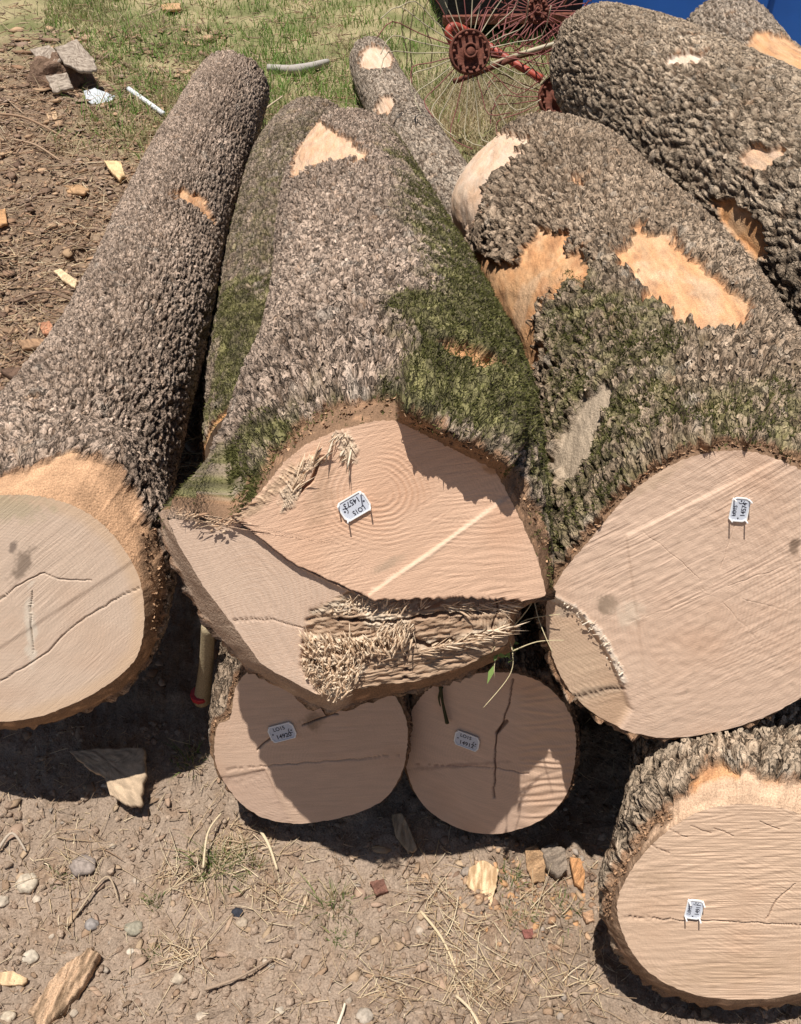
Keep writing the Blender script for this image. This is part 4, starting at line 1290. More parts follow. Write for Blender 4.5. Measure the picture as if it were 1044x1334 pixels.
o = lumps(P0, .0020 + .0065 * rng.random(n) ** 3, pal([(.38, .31, .24), (.32, .26, .20), (.44, .36, .28), (.28, .23, .19)], n), 'gravel', .6, M_STONE, .3); o['kind'] = 'stuff'
n = 900
P0 = scatter_px(n, 180, 1100, -30, 900)
o = lumps(P0, .004 + .01 * rng.random(n) ** 2, pal(CHIP, n), 'chip_litter', .4, M_LITTER, .4); o['kind'] = 'stuff'
n = 500
P0 = ground_pt(rng.normal(700, 60, n), rng.normal(1165, 30, n))
o = lumps(P0, .0025 + .006 * rng.random(n) ** 2, pal(CHIP + [(.5, .28, .14)], n), 'chip_litter', .45, M_LITTER, .4); o['kind'] = 'stuff'

n = 900
P0 = scatter_px(n, -60, 1100, 930, 1400); P0[:, 2] += .002
o = lumps(P0, .0015 + .007 * rng.random(n) ** 3, pal([(.30, .20, .13), (.40, .29, .19), (.22, .15, .10), (.36, .25, .18)], n), 'bark_crumbs', .3, M_LITTER, .55, 2.5); o['kind'] = 'stuff'
straw(2600, (-60, 1100, 930, 1400), .008, .030, .0010, 'plant_fibre', cols=[(.30, .22, .15), (.40, .31, .22), (.22, .15, .10)])
n = 1500
P0 = scatter_px(n, -60, 300, 40, 620); D_ = np.linalg.norm(P0 - CP, axis=1); P0[:, 2] += .008
o = lumps(P0, rng.uniform(.003, .014, n) * (D_ / 2.4) * rng.random(n), pal(CHIP + [(.45, .30, .18), (.16, .10, .07)], n), 'bark_litter', .3, M_BARK, .55, 2.4); o['kind'] = 'stuff'

# grass behind the heap: green blades with dry ones between
n = 42000
P0 = scatter_px(n, 60, 800, -60, 260)
zg = zone_grass(P0[:, 0], P0[:, 1])
keep = rng.random(n) < zg * (.15 + .85 * sstep(-.35, .2, fbm(P0[:, 0] * 3, P0[:, 1] * 3, 3.3, 3)))
P0 = P0[keep]; n = len(P0)
dry = rng.random(n) < np.clip(.20 + 1.1 * fbm(P0[:, 0] * 1.8, P0[:, 1] * 1.8, 9.3, 3) + .5 * (P0[:, 1] < 4.6) + .5 * (P0[:, 0] > .25) * (P0[:, 1] < 5.2), .08, .95)
cols = np.where(dry[:, None], pal([(.52, .42, .25), (.42, .33, .19), (.60, .50, .32)], n), pal([(.15, .27, .05), (.22, .36, .08), (.11, .20, .04), (.29, .38, .11)], n))
o = blades(P0, rng.uniform(.03, .11, n), rng.uniform(.0016, .0036, n), rng.normal(0, .45, (n, 3)) * np.array((1, 1, .1)), cols, 'grass'); o['kind'] = 'stuff'
n = 3000
P0 = ground_pt(rng.normal(640, 60, n), rng.normal(135, 28, n))
o = blades(P0, rng.uniform(.04, .16, n), rng.uniform(.0018, .0035, n), rng.normal(0, .6, (n, 3)) * np.array((1, 1, .2)), pal([(.52, .42, .28), (.40, .31, .20), (.60, .50, .34), (.30, .30, .13)], n), 'dry_grass'); o['kind'] = 'stuff'
n = 900
P0 = ground_pt(rng.normal(110, 30, n), rng.normal(22, 12, n))
o = blades(P0, rng.uniform(.03, .09, n), rng.uniform(.002, .0035, n), rng.normal(0, .5, (n, 3)) * np.array((1, 1, .1)), pal([(.16, .22, .06), (.26, .30, .10), (.5, .4, .25)], n), 'grass'); o['kind'] = 'stuff'


# single tufts in front
def tuft(px, py, rad, n, h, label, green=.7, group='weed tufts in the bare soil', name='grass_tuft'):
    P0 = ground_pt([px], [py])[0] + np.column_stack([rng.normal(0, rad, (n, 2)), np.zeros(n)])
    P0[:, 2] = gh(P0[:, 0], P0[:, 1], False) - .002
    g = rng.random(n) < green
    cols = np.where(g[:, None], pal([(.13, .20, .05), (.22, .30, .08), (.10, .15, .045)], n), pal([(.55, .45, .28), (.45, .35, .2)], n))
    out = P0 - P0.mean(0); out[:, 2] = 0
    lean = out / max(rad, 1e-3) * .35 + rng.normal(0, .35, (n, 3)) * np.array((1, 1, 0))
    o = blades(P0, rng.uniform(.4, 1, n) * h, rng.uniform(.0007, .0014, n), lean, cols, name)
    tag(o, label, 'grass', group)
    return o


tuft(282, 1128, .020, 190, .050, 'bushiest green grass tuft below the shaded end of the log tagged 14920')
tuft(322, 1122, .016, 80, .040, 'sparse tuft beside the bushiest green one, mixed with straw', .5)
tuft(436, 1178, .016, 120, .050, 'upright green and straw tuft in open soil under the small round log', .55)
tuft(440, 1222, .010, 60, .018, 'low dark weed just below the upright tuft', .9)
tuft(80, 1146, .007, 50, .014, 'tiny bright green seedling beside the large round white stone', 1)
tuft(200, 1238, .009, 60, .016, 'tiny dark weed left of centre in bare soil', .9)
tuft(200, 1175, .008, 90, .018, 'thin flat weed patch between seedling and bushiest tuft', .5)
tuft(664, 1150, .012, 90, .030, 'green tuft beside the orange wood chip', .8)
tuft(735, 1190, .016, 90, .024, 'weedy tuft in the chips left of the frontmost log', .7)
tuft(680, 1200, .010, 110, .020, 'flat weed patch below the broken bark chunk', .6)
tuft(250, 990, .014, 90, .045, 'dry grey tuft at the left foot of the log tagged 14920', .35)
tuft(455, 1225, .01, 40, .015, 'small weed right of the low dark weed', .8)



# stones one can point at
def stone(px, py, rpx, label, col, sq=.62):
    p = ground_pt([px], [py])[0]
    dist = float((p - CP) @ FW); r = rpx / FPX * dist
    nu, nv = 16, 10
    ph = np.linspace(0, 2 * np.pi, nu, endpoint=False); th = np.linspace(.001, np.pi - .001, nv)
    TH, PH2 = np.meshgrid(th, ph, indexing='ij')
    d = np.stack([np.sin(TH) * np.cos(PH2), np.sin(TH) * np.sin(PH2), np.cos(TH)], -1)
    k = 1 + .34 * perlin(d[..., 0] * 1.5 + px, d[..., 1] * 1.3, d[..., 2] * 1.3) + .06 * perlin(d[..., 0] * 4 + px, d[..., 1] * 4, d[..., 2] * 4)
    V = d * k[..., None] * np.array((r, r * .85, r * sq)) + (0, 0, r * sq * .25)
    d2 = d
    V[:, :, 2] = np.minimum(V[:, :, 2], r * sq * (1.15 + .2 * math.sin(px)))
    o = mesh_np('stone', V.reshape(-1, 3), quads(nu, nv, True)[:, ::-1], np.array(col) * np.array((.80, .76, .70)), M_STONE)
    o.location = tuple(p)
    tag(o, label, 'stone', 'stones lying in the foreground soil')


for a in [(35, 1150, 15, 'largest pale round stone at the left of the bare soil', (.60, .53, .44)),
          (48, 1172, 6, 'small pale stone touching the lower side of the largest stone', (.58, .50, .42)),
          (40, 1248, 10, 'upright oval whitish stone near the light splinter', (.62, .56, .48)),
          (12, 1325, 9, 'cream stone at the bottom left corner by the bark slab', (.60, .52, .42)),
          (176, 1210, 12, 'grey green flat stone in the middle of the left soil', (.36, .34, .28)),
          (170, 1240, 5, 'small white angular stone below the grey green one', (.66, .60, .52)),
          (110, 1130, 17, 'flat bluish grey stone almost buried right of the seedling', (.36, .31, .29)),
          (120, 1205, 9, 'small blue grey stone sunk in the soil', (.33, .31, .31)),
          (475, 1324, 12, 'grey oval stone at the bottom edge centre', (.46, .41, .36)),
          (232, 1276, 8, 'tan stone below the small white angular one', (.50, .43, .35)),
          (262, 1325, 8, 'pale stone on the bottom edge by the short twig', (.58, .50, .42)),
          (365, 1317, 6, 'lone small white stone near the bottom centre', (.64, .58, .50)),
          (185, 1168, 5, 'brown pebble beside the flat weed patch', (.34, .25, .18)),
          (310, 1190, 8, 'black stone with a bluish sheen under the bushiest tuft', (.045, .05, .07)),
          (316, 1203, 8, 'light pebble touching the black stone', (.50, .42, .34)),
          (3, 1175, 9, 'whitish stone cut off by the left edge', (.60, .53, .45))]:
    stone(*a)


# boards, chips, slabs: outlines lying on the ground with thickness
def slab(poly, label, cat, name, thick, col, lift=.0, tiltv=(0, 0), group=None, m=None, rough=.002, col2=None, parent=None, n=22, zc=None):
    poly = np.array(poly, float)
    c0 = poly.mean(0)
    p0 = ground_pt([c0[0]], [c0[1]])[0] if zc is None else at_z(np.array(c0[0]), np.array(c0[1]), zc)
    p0 = p0 + np.array((0, 0, thick * .5 + lift))
    N = np.array((tiltv[0], tiltv[1], 1.0)); N /= np.linalg.norm(N)
    W = at_plane(poly[:, 0], poly[:, 1], p0, N) - p0
    out = []
    for i in range(len(W)):
        for t in np.linspace(0, 1, 9, endpoint=False): out.append(W[i] * (1 - t) + W[(i + 1) % len(W)] * t)
    W = np.array(out); k = len(W)
    size = np.linalg.norm(W, axis=1).mean()
    W = W * (1 + .06 * perlin(W[:, 0] / size * 9, W[:, 1] / size * 9 + c0[0], 5) + .10 * perlin(W[:, 0] / size * 3.1 + c0[0], W[:, 1] / size * 3.1, 2))[:, None]
    V, cs = [], []
    prof = [(0, -1), (.55, -1), (.97, -.9), (1, 0), (.985, .8), (.95, 1)] + [(q_, 1) for q_ in np.linspace(.88, 0, 12)]
    for (rr, hh) in prof:
        q = W * rr
        gx, gy = rot2(q[:, 0], q[:, 1], c0[0] * 7 % 180)
        hgt = hh * thick / 2 + (rough * (perlin(gx * 40 + c0[0], gy * 110, 3) + perlin(gx * 90, gy * 260, 3)) if hh > 0 else 0)
        V.append(q + hgt[:, None] * N if np.ndim(hgt) else q + hgt * N)
        f = sstep(-.35, .35, fbm(gx * 30, gy * 170, c0[1], 3))
        cs.append(mix(np.array(col) * .62, np.array(col2 if col2 is not None else col) * 1.12, f) if hh > -.5 else np.tile(np.array(col2 if col2 is not None else col) * .85, (k, 1)))
    V = np.concatenate(V); cs = np.concatenate(cs)
    o = mesh_np(name, V, quads(k, len(prof), True), cs, m or M_LITTER, parent, smooth=False)
    o.location = tuple(p0)
    if cat: tag(o, label, cat, group)
    return o


WD = (.62, .44, .28)
slab([(92, 980), (130, 976), (190, 974), (192, 1000), (184, 1050), (165, 1048), (146, 1038), (138, 1015), (112, 1000)], 'split wood wedge lying in the shade below the left log', 'offcut', 'wood_wedge', .022, (.50, .37, .25), .03, (.05, -.35), rough=.002)
slab([(60, 1292), (82, 1262), (104, 1246), (122, 1236), (130, 1246), (118, 1272), (100, 1300), (78, 1326), (52, 1345), (40, 1320)], 'long rough brown bark slab at the bottom left', 'bark slab', 'bark_slab', .022, (.27, .18, .11), .004, (0, 0), rough=.006, col2=(.46, .31, .20), m=M_BARK)
slab([(-10, 1268), (18, 1266), (38, 1276), (30, 1284), (-10, 1284)], 'light wood splinter at the left edge above the bark slab', 'wood chip', 'wood_chip', .008, (.66, .46, .27), .004, group='loose wood chips')
slab([(612, 1130), (630, 1120), (650, 1134), (646, 1156), (638, 1182), (624, 1172), (606, 1152)], 'orange wood chip shaped like a leaf under the small round log', 'wood chip', 'wood_chip', .014, (.60, .38, .20), .012, (.1, -.35), 'loose wood chips', col2=(.72, .52, .32))
slab([(684, 1106), (700, 1102), (712, 1118), (710, 1150), (694, 1152), (686, 1130)], 'brown orange bark piece leaning against the grey bark chunk', 'bark piece', 'bark_piece', .014, (.40, .25, .14), .010, (-.2, -.3), 'broken bark pieces', rough=.004, m=M_BARK)
slab([(704, 1108), (722, 1098), (736, 1112), (738, 1136), (728, 1146), (712, 1132)], 'grey bark chunk left of the frontmost log', 'bark piece', 'bark_piece', .024, (.28, .22, .17), .008, (.1, -.1), 'broken bark pieces', rough=.005, m=M_BARK)
slab([(742, 1118), (756, 1120), (762, 1140), (760, 1160), (748, 1152)], 'rusty orange crumbling bark piece against the frontmost log', 'bark piece', 'bark_piece', .014, (.50, .26, .12), .006, (0, 0), 'broken bark pieces', rough=.005, m=M_BARK)
slab([(758, 1190), (772, 1186), (774, 1200), (764, 1204)], 'little pinkish bark bit at the foot of the frontmost log', 'bark piece', 'bark_piece', .010, (.46, .28, .17), .003, (0, 0), 'broken bark pieces', rough=.003, m=M_BARK)
slab([(482, 1150), (500, 1146), (506, 1162), (490, 1168)], 'dark reddish bark bit in the soil under the small round log', 'bark piece', 'bark_piece', .010, (.22, .11, .08), .004, (0, 0), 'broken bark pieces', rough=.003, m=M_BARK)
slab([(680, 1212), (694, 1210), (696, 1222), (684, 1224)], 'dark red bark flake below the broken bark', 'bark piece', 'bark_piece', .007, (.24, .10, .08), .003, (0, 0), 'broken bark pieces', rough=.003, m=M_BARK)
slab([(510, 1062), (522, 1058), (534, 1080), (544, 1108), (532, 1112), (516, 1090)], 'shaded pale splinter between the two small low logs', 'wood chip', 'wood_chip', .010, (.46, .34, .22), .01, (.1, -.3), 'loose wood chips')
slab([(70, 354), (80, 352), (102, 368), (98, 376), (84, 368)], 'pale yellow chip on the litter left of the scaly-barked log', 'wood chip', 'wood_chip', .012, (.72, .54, .33), .01, (0, 0), 'loose wood chips')
slab([(136, 212), (158, 212), (164, 232), (156, 236), (146, 226)], 'cream wedge chip touching the left side of the scaly-barked log', 'wood chip', 'wood_chip', .02, (.74, .52, .28), .03, (0, -.2), 'loose wood chips')
slab([(84, 244), (104, 242), (116, 248), (110, 254), (88, 252)], 'brown orange chip on the litter near the scaly-barked log', 'wood chip', 'wood_chip', .014, (.46, .28, .15), .01, (0, 0), 'loose wood chips')
slab([(-4, 276), (8, 274), (10, 292), (-4, 296)], 'orange chip at the left edge of the litter', 'wood chip', 'wood_chip', .014, (.52, .29, .14), .01, (0, 0), 'loose wood chips')
slab([(60, 148), (74, 146), (76, 156), (64, 158)], 'small tan chip below the plastic scrap', 'wood chip', 'wood_chip', .012, (.56, .38, .23), .01, (0, 0), 'loose wood chips')
slab([(210, 8), (235, 6), (236, 13), (212, 14)], 'orange chip lying on the far grass at the top', 'wood chip', 'wood_chip', .02, (.55, .34, .18), .02, (0, 0), 'loose wood chips')
slab([(22, 446), (60, 444), (64, 452), (30, 456)], 'brown curled chip low in the left litter', 'wood chip', 'wood_chip', .014, (.36, .22, .13), .008, (0, 0), 'loose wood chips', rough=.004)
slab([(50, 424), (66, 420), (72, 432), (58, 438)], 'reddish bark chip in the left litter', 'wood chip', 'wood_chip', .014, (.50, .24, .14), .008, (0, 0), 'loose wood chips', rough=.004)
slab([(0, 484), (34, 482), (60, 490), (54, 500), (20, 498)], 'dark bark strip by the flare of the scaly-barked log', 'bark strip', 'bark_strip', .02, (.16, .10, .07), .012, (0, 0), rough=.005, m=M_BARK)
slab([(898, 286), (904, 282), (908, 300), (907, 318), (900, 312)], 'sunlit splinter wedged in the dark gap beside the furrowed log', 'wood chip', 'wood_chip', .012, (.66, .46, .24), 0, (.2, -.6), 'loose wood chips', zc=.22)
# torn earth lump with bark plates at the upper left
root = thing('earth_lump', 'dark torn clod of earth capped with grey bark plates at upper left', 'clod', None, tuple(ground_pt([80], [108])[0]))
nu, nv = 60, 26
ph = np.linspace(0, 2 * np.pi, nu, endpoint=False); th = np.linspace(.01, 1.7, nv)
TH, PH2 = np.meshgrid(th, ph, indexing='ij')
d = np.stack([np.sin(TH) * np.cos(PH2), np.sin(TH) * np.sin(PH2), np.cos(TH)], -1)
k = 1 + .45 * fbm(d[..., 0] * 2.2, d[..., 1] * 2.2, d[..., 2] * 2.2 + 4, 4, .6)
V = d * k[..., None] * np.array((.17, .13, .15)) - np.array((0, 0, .03))
mesh_np('soil', V.reshape(-1, 3), quads(nu, nv, True)[:, ::-1], mix((.14, .09, .06), (.26, .17, .12), sstep(-.4, .4, fbm(d[..., 0] * 5, d[..., 1] * 5, d[..., 2] * 5, 3))).reshape(-1, 3), M_DIRT, root)
for poly, zc, tv in (([(72, 64), (100, 52), (124, 80), (128, 94), (104, 94), (84, 84)], .17, (.1, -.35)), ([(40, 66), (66, 60), (84, 78), (60, 90)], .15, (-.3, -.2)), ([(60, 100), (88, 96), (96, 116), (70, 122)], .10, (0, -.6))):
    o = slab(poly, None, None, 'bark_plate', .018, (.30, .23, .18), 0, tv, rough=.004, col2=(.42, .35, .28), m=M_BARK, zc=zc)
    o.parent = root; o.location = tuple(np.array(o.location) - np.array(root.location))
M_FILM = mat('plastic_film', .3, .004, 30., col=(.55, .57, .60), fine=.1, fscale=30., spec=.5)
slab([(110, 120), (124, 116), (150, 126), (144, 138), (122, 140), (112, 134)], 'crumpled whitish plastic scrap beside the torn clod of earth', 'plastic scrap', 'plastic_scrap', .014, (.7, .72, .76), .006, (.1, -.2), rough=.003, m=M_FILM)


def tube(name, pts, r, m, parent=None, sides=8, col=None, seg=6):
    pts = catmull(np.array(pts, float), seg, False) if len(pts) > 2 else np.array(pts, float)
    T = np.gradient(pts, axis=0); T /= np.linalg.norm(T, axis=1)[:, None]
    ref = np.array((.3, .2, .93)); A_ = np.cross(T, ref); A_ /= np.linalg.norm(A_, axis=1)[:, None]; B_ = np.cross(T, A_)
    rr = np.broadcast_to(np.interp(np.linspace(0, 1, len(pts)), np.linspace(0, 1, len(r)), r) if np.ndim(r) else r, (len(pts),))
    an = np.linspace(0, 2 * np.pi, sides, endpoint=False)
    V = pts[:, None] + rr[:, None, None] * (np.cos(an)[None, :, None] * A_[:, None] + np.sin(an)[None, :, None] * B_[:, None])
    V = V.reshape(-1, 3)
    F = [quads(sides, len(pts), True), np.array([np.arange(sides)[::-1]]), np.array([np.arange(sides) + sides * (len(pts) - 1)])]
    return mesh_np(name, V, F, np.array(col) if col is not None else None, m, parent)


def gp(px, py, lift=0.):
    return ground_pt([px], [py], lift)[0]


M_WHITE = mat('white_plastic', .4, 0, col=(.80, .82, .84), fine=.05, fscale=80.)
o = tube('plastic_pipe', [gp(170, 126, .04), gp(214, 154, .03)], .013, M_WHITE); tag(o, 'short thin white plastic pipe lying beside the scaly-barked log', 'pipe')
for pts, r, lab, col in (
        ([gp(350, 96, .03), gp(390, 99, .035), gp(428, 87, .03)], [.022, .028, .015], 'weathered grey stick lying on the grass behind the logs', (.42, .38, .34)),
        ([gp(338, 164, .05), gp(352, 155, .06), gp(370, 145, .05)], [.005, .004], 'thin pale twig behind the mossy dark log', (.5, .4, .28)),
        ([gp(2, 154, .02), gp(40, 166, .04), gp(96, 190, .02)], [.007, .006, .004], 'long brown twig across the upper left litter', (.34, .22, .14)),
        ([gp(20, 185, .02), gp(50, 198, .03), gp(80, 215, .02)], [.006, .004], 'shorter brown twig under the long one', (.38, .26, .17)),
        ([gp(20, 400, .02), gp(60, 392, .03), gp(98, 398, .01)], [.005, .004], 'dark twig in the middle of the left litter', (.20, .13, .09)),
        ([gp(268, 1292, .01), gp(310, 1278, .012), gp(356, 1252, .01)], [.003, .002], 'short dark twig at the bottom left of centre', (.33, .24, .17)),
        ([gp(594, 1300, .01), gp(612, 1318, .012), gp(624, 1340, .01)], [.0028, .002], 'pale stalk at the bottom edge centre', (.62, .5, .34)),
        ([gp(440, 1340, .01), gp(447, 1322, .012), gp(450, 1310, .01)], [.003, .002], 'light stalk stub on the bottom edge', (.68, .6, .46)),
        ([gp(340, 1085, .01), gp(352, 1108, .02), gp(362, 1136, .01)], [.0035, .0025], 'thick straw stalk below the log tagged 14920', (.62, .50, .33)),
        ([gp(548, 1190, .01), gp(575, 1225, .012), gp(596, 1270, .01)], [.0028, .002], 'long straw stalk running down through the straw patch', (.60, .48, .31)),
        ([gp(100, 1196, .008), gp(140, 1146, .014), gp(156, 1176, .01)], [.002, .0015], 'curved dry root right of the seedling', (.42, .32, .22)),
        ([gp(0, 1110, .01), gp(20, 1092, .02), gp(36, 1112, .01)], [.0035, .002], 'grey curled root at the left edge', (.44, .36, .28)),
        ([gp(268, 1140, .03), gp(275, 1098, .04), gp(290, 1066, .02)], [.0022, .0018], 'upright straw stalk behind the bushiest tuft', (.62, .5, .33))):
    o = tube('twig', pts, r, M_LITTER, col=col, sides=6); tag(o, lab, 'twig', 'twigs and stalks on the ground')
# bark-covered billet standing in the dark gap
t = thing('billet', 'narrow bark-covered billet standing lit in the dark gap, red paint on its foot', 'billet', None, tuple(at_z(np.array(264.), np.array(910.), .06)))
b0, b1 = at_z(np.array(263.), np.array(912.), .0), at_z(np.array(271.), np.array(815.), .26)
l0 = np.array(t.location)
tube('bark', [b0 - l0, (b0 + b1) / 2 - l0 + np.array((.003, 0, 0)), b1 - l0], [.018, .014, .012], M_BARK, t, 10, (.34, .27, .17))
M_RED = mat('red_paint', .5, 0, col=(.45, .03, .04), fine=.1, fscale=200.)
tube('paint_mark', [b0 - l0 + np.array((0, -.004, .016)), b0 - l0 + np.array((0, -.004, .030))], .0185, M_RED, t, 10)

# green sprig caught under the splintered wood, with long dry stalks
t = thing('weed_sprig', 'green weed sprig with hanging dry stalks caught beside the splintered wood', 'weed', None, tuple(at_z(np.array(652.), np.array(845.), .47)))
l0 = np.array(t.location)
zz = lambda px, py, z: at_z(np.array(float(px)), np.array(float(py)), z) - l0
for q in ([(660, 826, .49), (652, 840, .48), (645, 862, .47), (644, 884, .45)], [(660, 826, .49), (668, 850, .48), (664, 880, .45), (630, 922, .42)], [(668, 690, .60), (664, 740, .57), (672, 790, .53), (662, 830, .49)], [(690, 668, .60), (700, 720, .58), (690, 770, .54), (640, 850, .50)], [(655, 845, .48), (680, 810, .50), (730, 800, .52)], [(668, 848, .49), (700, 836, .50), (735, 834, .51)], [(690, 740, .56), (700, 800, .53), (720, 850, .50)], [(655, 830, .50), (690, 790, .53), (712, 740, .55)]):
    tube('stalk', [zz(*k) for k in q], [.0012, .0006], M_LITTER, t, 4, (.55, .46, .28))
for k in range(16):
    c = zz(652 + rng.normal(0, 9), 846 + rng.normal(0, 14), .475)
    dr = rng.normal(0, 1, 3); dr[2] -= .6; dr /= np.linalg.norm(dr); sd = np.cross(dr, rng.normal(0, 1, 3)); sd /= np.linalg.norm(sd)
    L_ = rng.uniform(.014, .030)
    V = np.array([c, c + dr * L_ * .4 + sd * L_ * .22, c + dr * L_ + (0, 0, -.004), c + dr * L_ * .4 - sd * L_ * .22])
    mesh_np('leaf', V, np.array([(0, 1, 2, 3)]), np.array((.20, .30, .09)) * rng.uniform(.7, 1.3), M_GRASS, t, smooth=False)
t = thing('dead_leaf_strip', 'dark shrivelled leaf strip hanging over the top of the round log end', 'leaf', None, tuple(at_z(np.array(578.), np.array(910.), .22)))
l0 = np.array(t.location); N_ = BUILT[37]['Nf']
q = [at_plane(np.array(float(a)), np.array(float(b)), BUILT[37]['fc'] + N_ * .008, N_) - l0 for a, b in ((574, 893), (577, 915), (583, 942))]
tube('leaf', q, [.004, .0025, .004], M_GRASS, t, 5, (.07, .07, .03))
q = [at_plane(np.array(float(a)), np.array(float(b)), BUILT[37]['fc'] + N_ * .008, N_) - l0 for a, b in ((576, 895), (572, 908), (574, 920))]
tube('leaf', q, [.003, .001], M_GRASS, t, 5, (.07, .07, .03))

# ------------------------------------------------------------------ the wheel rake
M_RUST = mat('rusty_metal', .8, .002, 120., col=(.16, .055, .035), fine=.5, fscale=45., spec=.3)
M_REDM = mat('red_paint_metal', .5, .0006, 90., col=(.36, .065, .04), fine=.35, fscale=40., spec=.4)
M_TINE = mat('tine_steel', .5, 0, col=(.42, .36, .24), fine=.3, fscale=20., spec=.5)
M_TINR = mat('tine_rust', .6, 0, col=(.22, .07, .06), fine=.3, fscale=20., spec=.4)


hay_rake = thing('hay_rake', 'rusty red hay rake with radiating wire tines behind the heap, partly shaded', 'hay rake', None, tuple(at_z(np.array(640.), np.array(70.), .45)))
HL = np.array(hay_rake.location)


def rake_wheel(px, py, z, rpx, label, tl, seed, tmat):
    c = at_z(np.array(float(px)), np.array(float(py)), z)
    dist = float((c - CP) @ FW); r = rpx / FPX * dist
    N = (CP - c) / np.linalg.norm(CP - c) + np.array((.15, 0, .25)); N /= np.linalg.norm(N)
    U = np.cross((0, 0, 1), N); U /= np.linalg.norm(U); V_ = np.cross(N, U)
    an = np.linspace(0, 2 * np.pi, 36, endpoint=False)
    prof = [(0, -.02), (.9, -.022), (1.0, -.015), (1.0, .015), (.93, .022), (.88, .012), (.55, .008), (.34, .012), (.28, .03), (.12, .036), (0, .036)]
    V = np.concatenate([(np.cos(an)[:, None] * U + np.sin(an)[:, None] * V_) * r * a + N * b * (r / .1) for a, b in prof])
    t = mesh_np('wheel_hub', V, quads(36, len(prof), True), None, M_RUST, hay_rake)
    t.location = tuple(c - HL)
    ringv = [(np.cos(x) * U + np.sin(x) * V_) * r * .30 + N * .03 for x in np.linspace(0, 2 * np.pi, 25)]
    tube('hub_cap', ringv, .005, M_RUST, t, 6, seg=1)
    for k in range(14):
        x = 2 * np.pi * k / 14
        q = (math.cos(x) * U + math.sin(x) * V_) * r * .78 + N * .016 * (r / .1)
        tube('bolt', [q, q + N * .012], .007, M_RUST, t, 6)
    rg = random.Random(seed)
    for k in range(34):
        x = 2 * np.pi * k / 34 + rg.uniform(-.05, .05)
        d0 = math.cos(x) * U + math.sin(x) * V_; d1 = math.cos(x + .25) * U + math.sin(x + .25) * V_
        L_ = tl * rg.uniform(.75, 1.1)
        o = tube('tine', [d0 * r * .85, d0 * L_ * .55, d0 * L_ * .85 + N * .02, d1 * L_ * .98 + N * .09], 
                 .0022, tmat if k % 3 else M_TINR, t, 5, seg=3)
    return c, U, V_, N


rake_wheel(612, 68, .50, 27, 'rusty hay rake wheel hub with long radiating tines, standing on the grass', .36, 3, M_TINE)
rake_wheel(727, 126, .30, 26, 'second rusty rake wheel hub, half hidden behind the furrowed log end', .30, 5, M_TINR)
rake_wheel(700, 14, .55, 15, 'farther', .26, 9, M_TINR)
zz = lambda px, py, z: at_z(np.array(float(px)), np.array(float(py)), z)
t = hay_rake; l0 = HL
tube('arm', [zz(*k) - l0 for k in ((604, 74, .40), (590, 56, .44), (584, 42, .48), (592, 34, .50), (610, 42, .47), (640, 62, .42), (670, 82, .38), (706, 103, .33))], .017, M_REDM, t, 10)
tube('arm', [zz(*k) - l0 for k in ((640, 72, .36), (665, 74, .36), (700, 68, .38), (745, 58, .40))], .011, M_RUST, t, 8)
tube('rim_band', [zz(*k) - l0 for k in ((592, 106, .32), (615, 98, .36), (650, 84, .42), (690, 68, .46), (730, 55, .5))], .012, M_RUST, t, 8)
tube('rim_band', [zz(*k) - l0 for k in ((640, 84, .40), (680, 70, .46), (720, 58, .50), (745, 50, .52))], .010, M_TINE, t, 8)
for k in range(26):
    x0 = rng.uniform(640, 790); y0 = rng.uniform(-10, 60)
    tube('tine', [zz(x0, y0, .45) - l0, zz(x0 + rng.uniform(-20, 20), y0 - rng.uniform(8, 20), .52) - l0, zz(x0 + rng.uniform(-60, -10), y0 + rng.uniform(10, 35), .42) - l0], .0032, M_TINR, t, 5, seg=4)
# wiry stems standing at the left of the rake
for k, (xa, ya, xb, yb) in enumerate(((522, 40, 534, 90), (536, 0, 528, 70), (545, -20, 560, 60))):
    g0 = gp(xb, yb + 30)
    o = tube('dry_stem', [g0, g0 + (.01, 0, .12), g0 + (-.02 * k, .02, .26), g0 + (.02, .05, .40)], [.004, .0025], M_LITTER, None, 5, (.20, .15, .09))
    tag(o, ['thin dark weed stem standing left of the rusty hub', 'taller dark weed stem nearest the slim grey log', 'dark weed stem touching the rake tines'][k], 'weed stem', 'dark weed stems beside the rake')

# ------------------------------------------------------------------ blue machine behind
M_BLUE = mat('blue_paint', .6, .0004, 20., col=(.02, .14, .62), fine=.12, fscale=3., spec=.5)
M_BLACK = mat('black_rubber', .8, .001, 60., col=(.02, .02, .022), fine=.3, fscale=30.)
t = thing('blue_trailer', 'blue sheet-metal machine body standing behind the far logs', 'machine', None, (1.25, 5.75, 0))
ang = math.radians(-24)


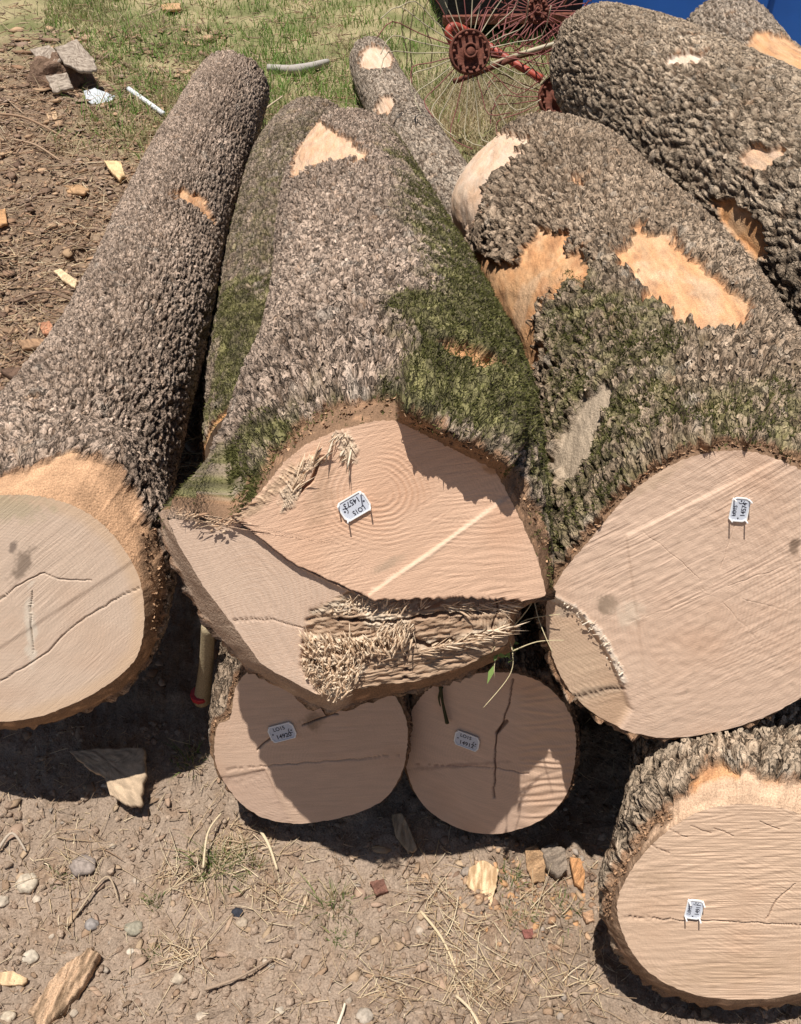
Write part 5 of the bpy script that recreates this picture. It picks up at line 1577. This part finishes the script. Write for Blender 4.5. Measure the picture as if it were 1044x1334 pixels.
def tbox(name, x0, x1, y0, y1, z0, z1, m, parent, bev=.004):
    me = bpy.data.meshes.new(name)
    V = []
    for z, i in ((z0, bev), (z0 + bev, 0), (z1 - bev, 0), (z1, bev)):
        V += [(x0 + i, y0 + i, z), (x1 - i, y0 + i, z), (x1 - i, y1 - i, z), (x0 + i, y1 - i, z)]
    F = [(3, 2, 1, 0), (12, 13, 14, 15)]
    for r_ in range(3):
        for q in range(4): F.append((4 * r_ + q, 4 * r_ + (q + 1) % 4, 4 * r_ + 4 + (q + 1) % 4, 4 * r_ + 4 + q))
    me.from_pydata(V, [], F); me.materials.append(m)
    o = bpy.data.objects.new(name, me); C.objects.link(o); o.parent = parent
    return o


t.rotation_euler = (0, 0, ang)
for k in range(4):
    tbox('side_panel', -.15 + k * .95, .79 + k * .95, 0, .05, .14, 1.5, M_BLUE, t)
    tbox('rib', .76 + k * .95, .82 + k * .95, -.035, -.002, .18, 1.46, M_BLUE, t)
tbox('floor', -.15, 3.65, .052, 2.2, .33, .40, M_BLACK, t)
tbox('end_panel', -.20, -.152, .0, 2.2, .14, 1.5, M_BLUE, t)
for x_ in (.2, 3.0):
    an = np.linspace(0, 2 * np.pi, 32, endpoint=False)
    prof = [(.0, .0), (.16, .0), (.17, .03), (.27, .02), (.31, .05), (.32, .11), (.31, .17), (.27, .20), (.16, .18), (0, .18)]
    V = np.concatenate([np.stack([x_ + np.cos(an) * a, np.full(32, .35 + b), .32 + np.sin(an) * a], 1) for a, b in prof])
    mesh_np('wheel', V, quads(32, len(prof), True), None, M_BLACK, t)
# added black box, stands in for the dark area above the rake
t2 = thing('black_filler', 'black rubber-sided hopper in the shade above the rake wheels', 'machine', None, (.9, 6.0, 0))
t2.rotation_euler = (0, 0, math.radians(5))
tbox('body', -.62, 1.05, 0, 1.4, .14, 1.3, M_BLACK, t2)
tbox('lip', -.65, 1.08, -.04, -.002, .12, .17, M_RUST, t2)
for k in range(3): tbox('skid', -.55 + k * .72, -.47 + k * .72, .1, 1.2, -.05, .138, M_RUST, t2)
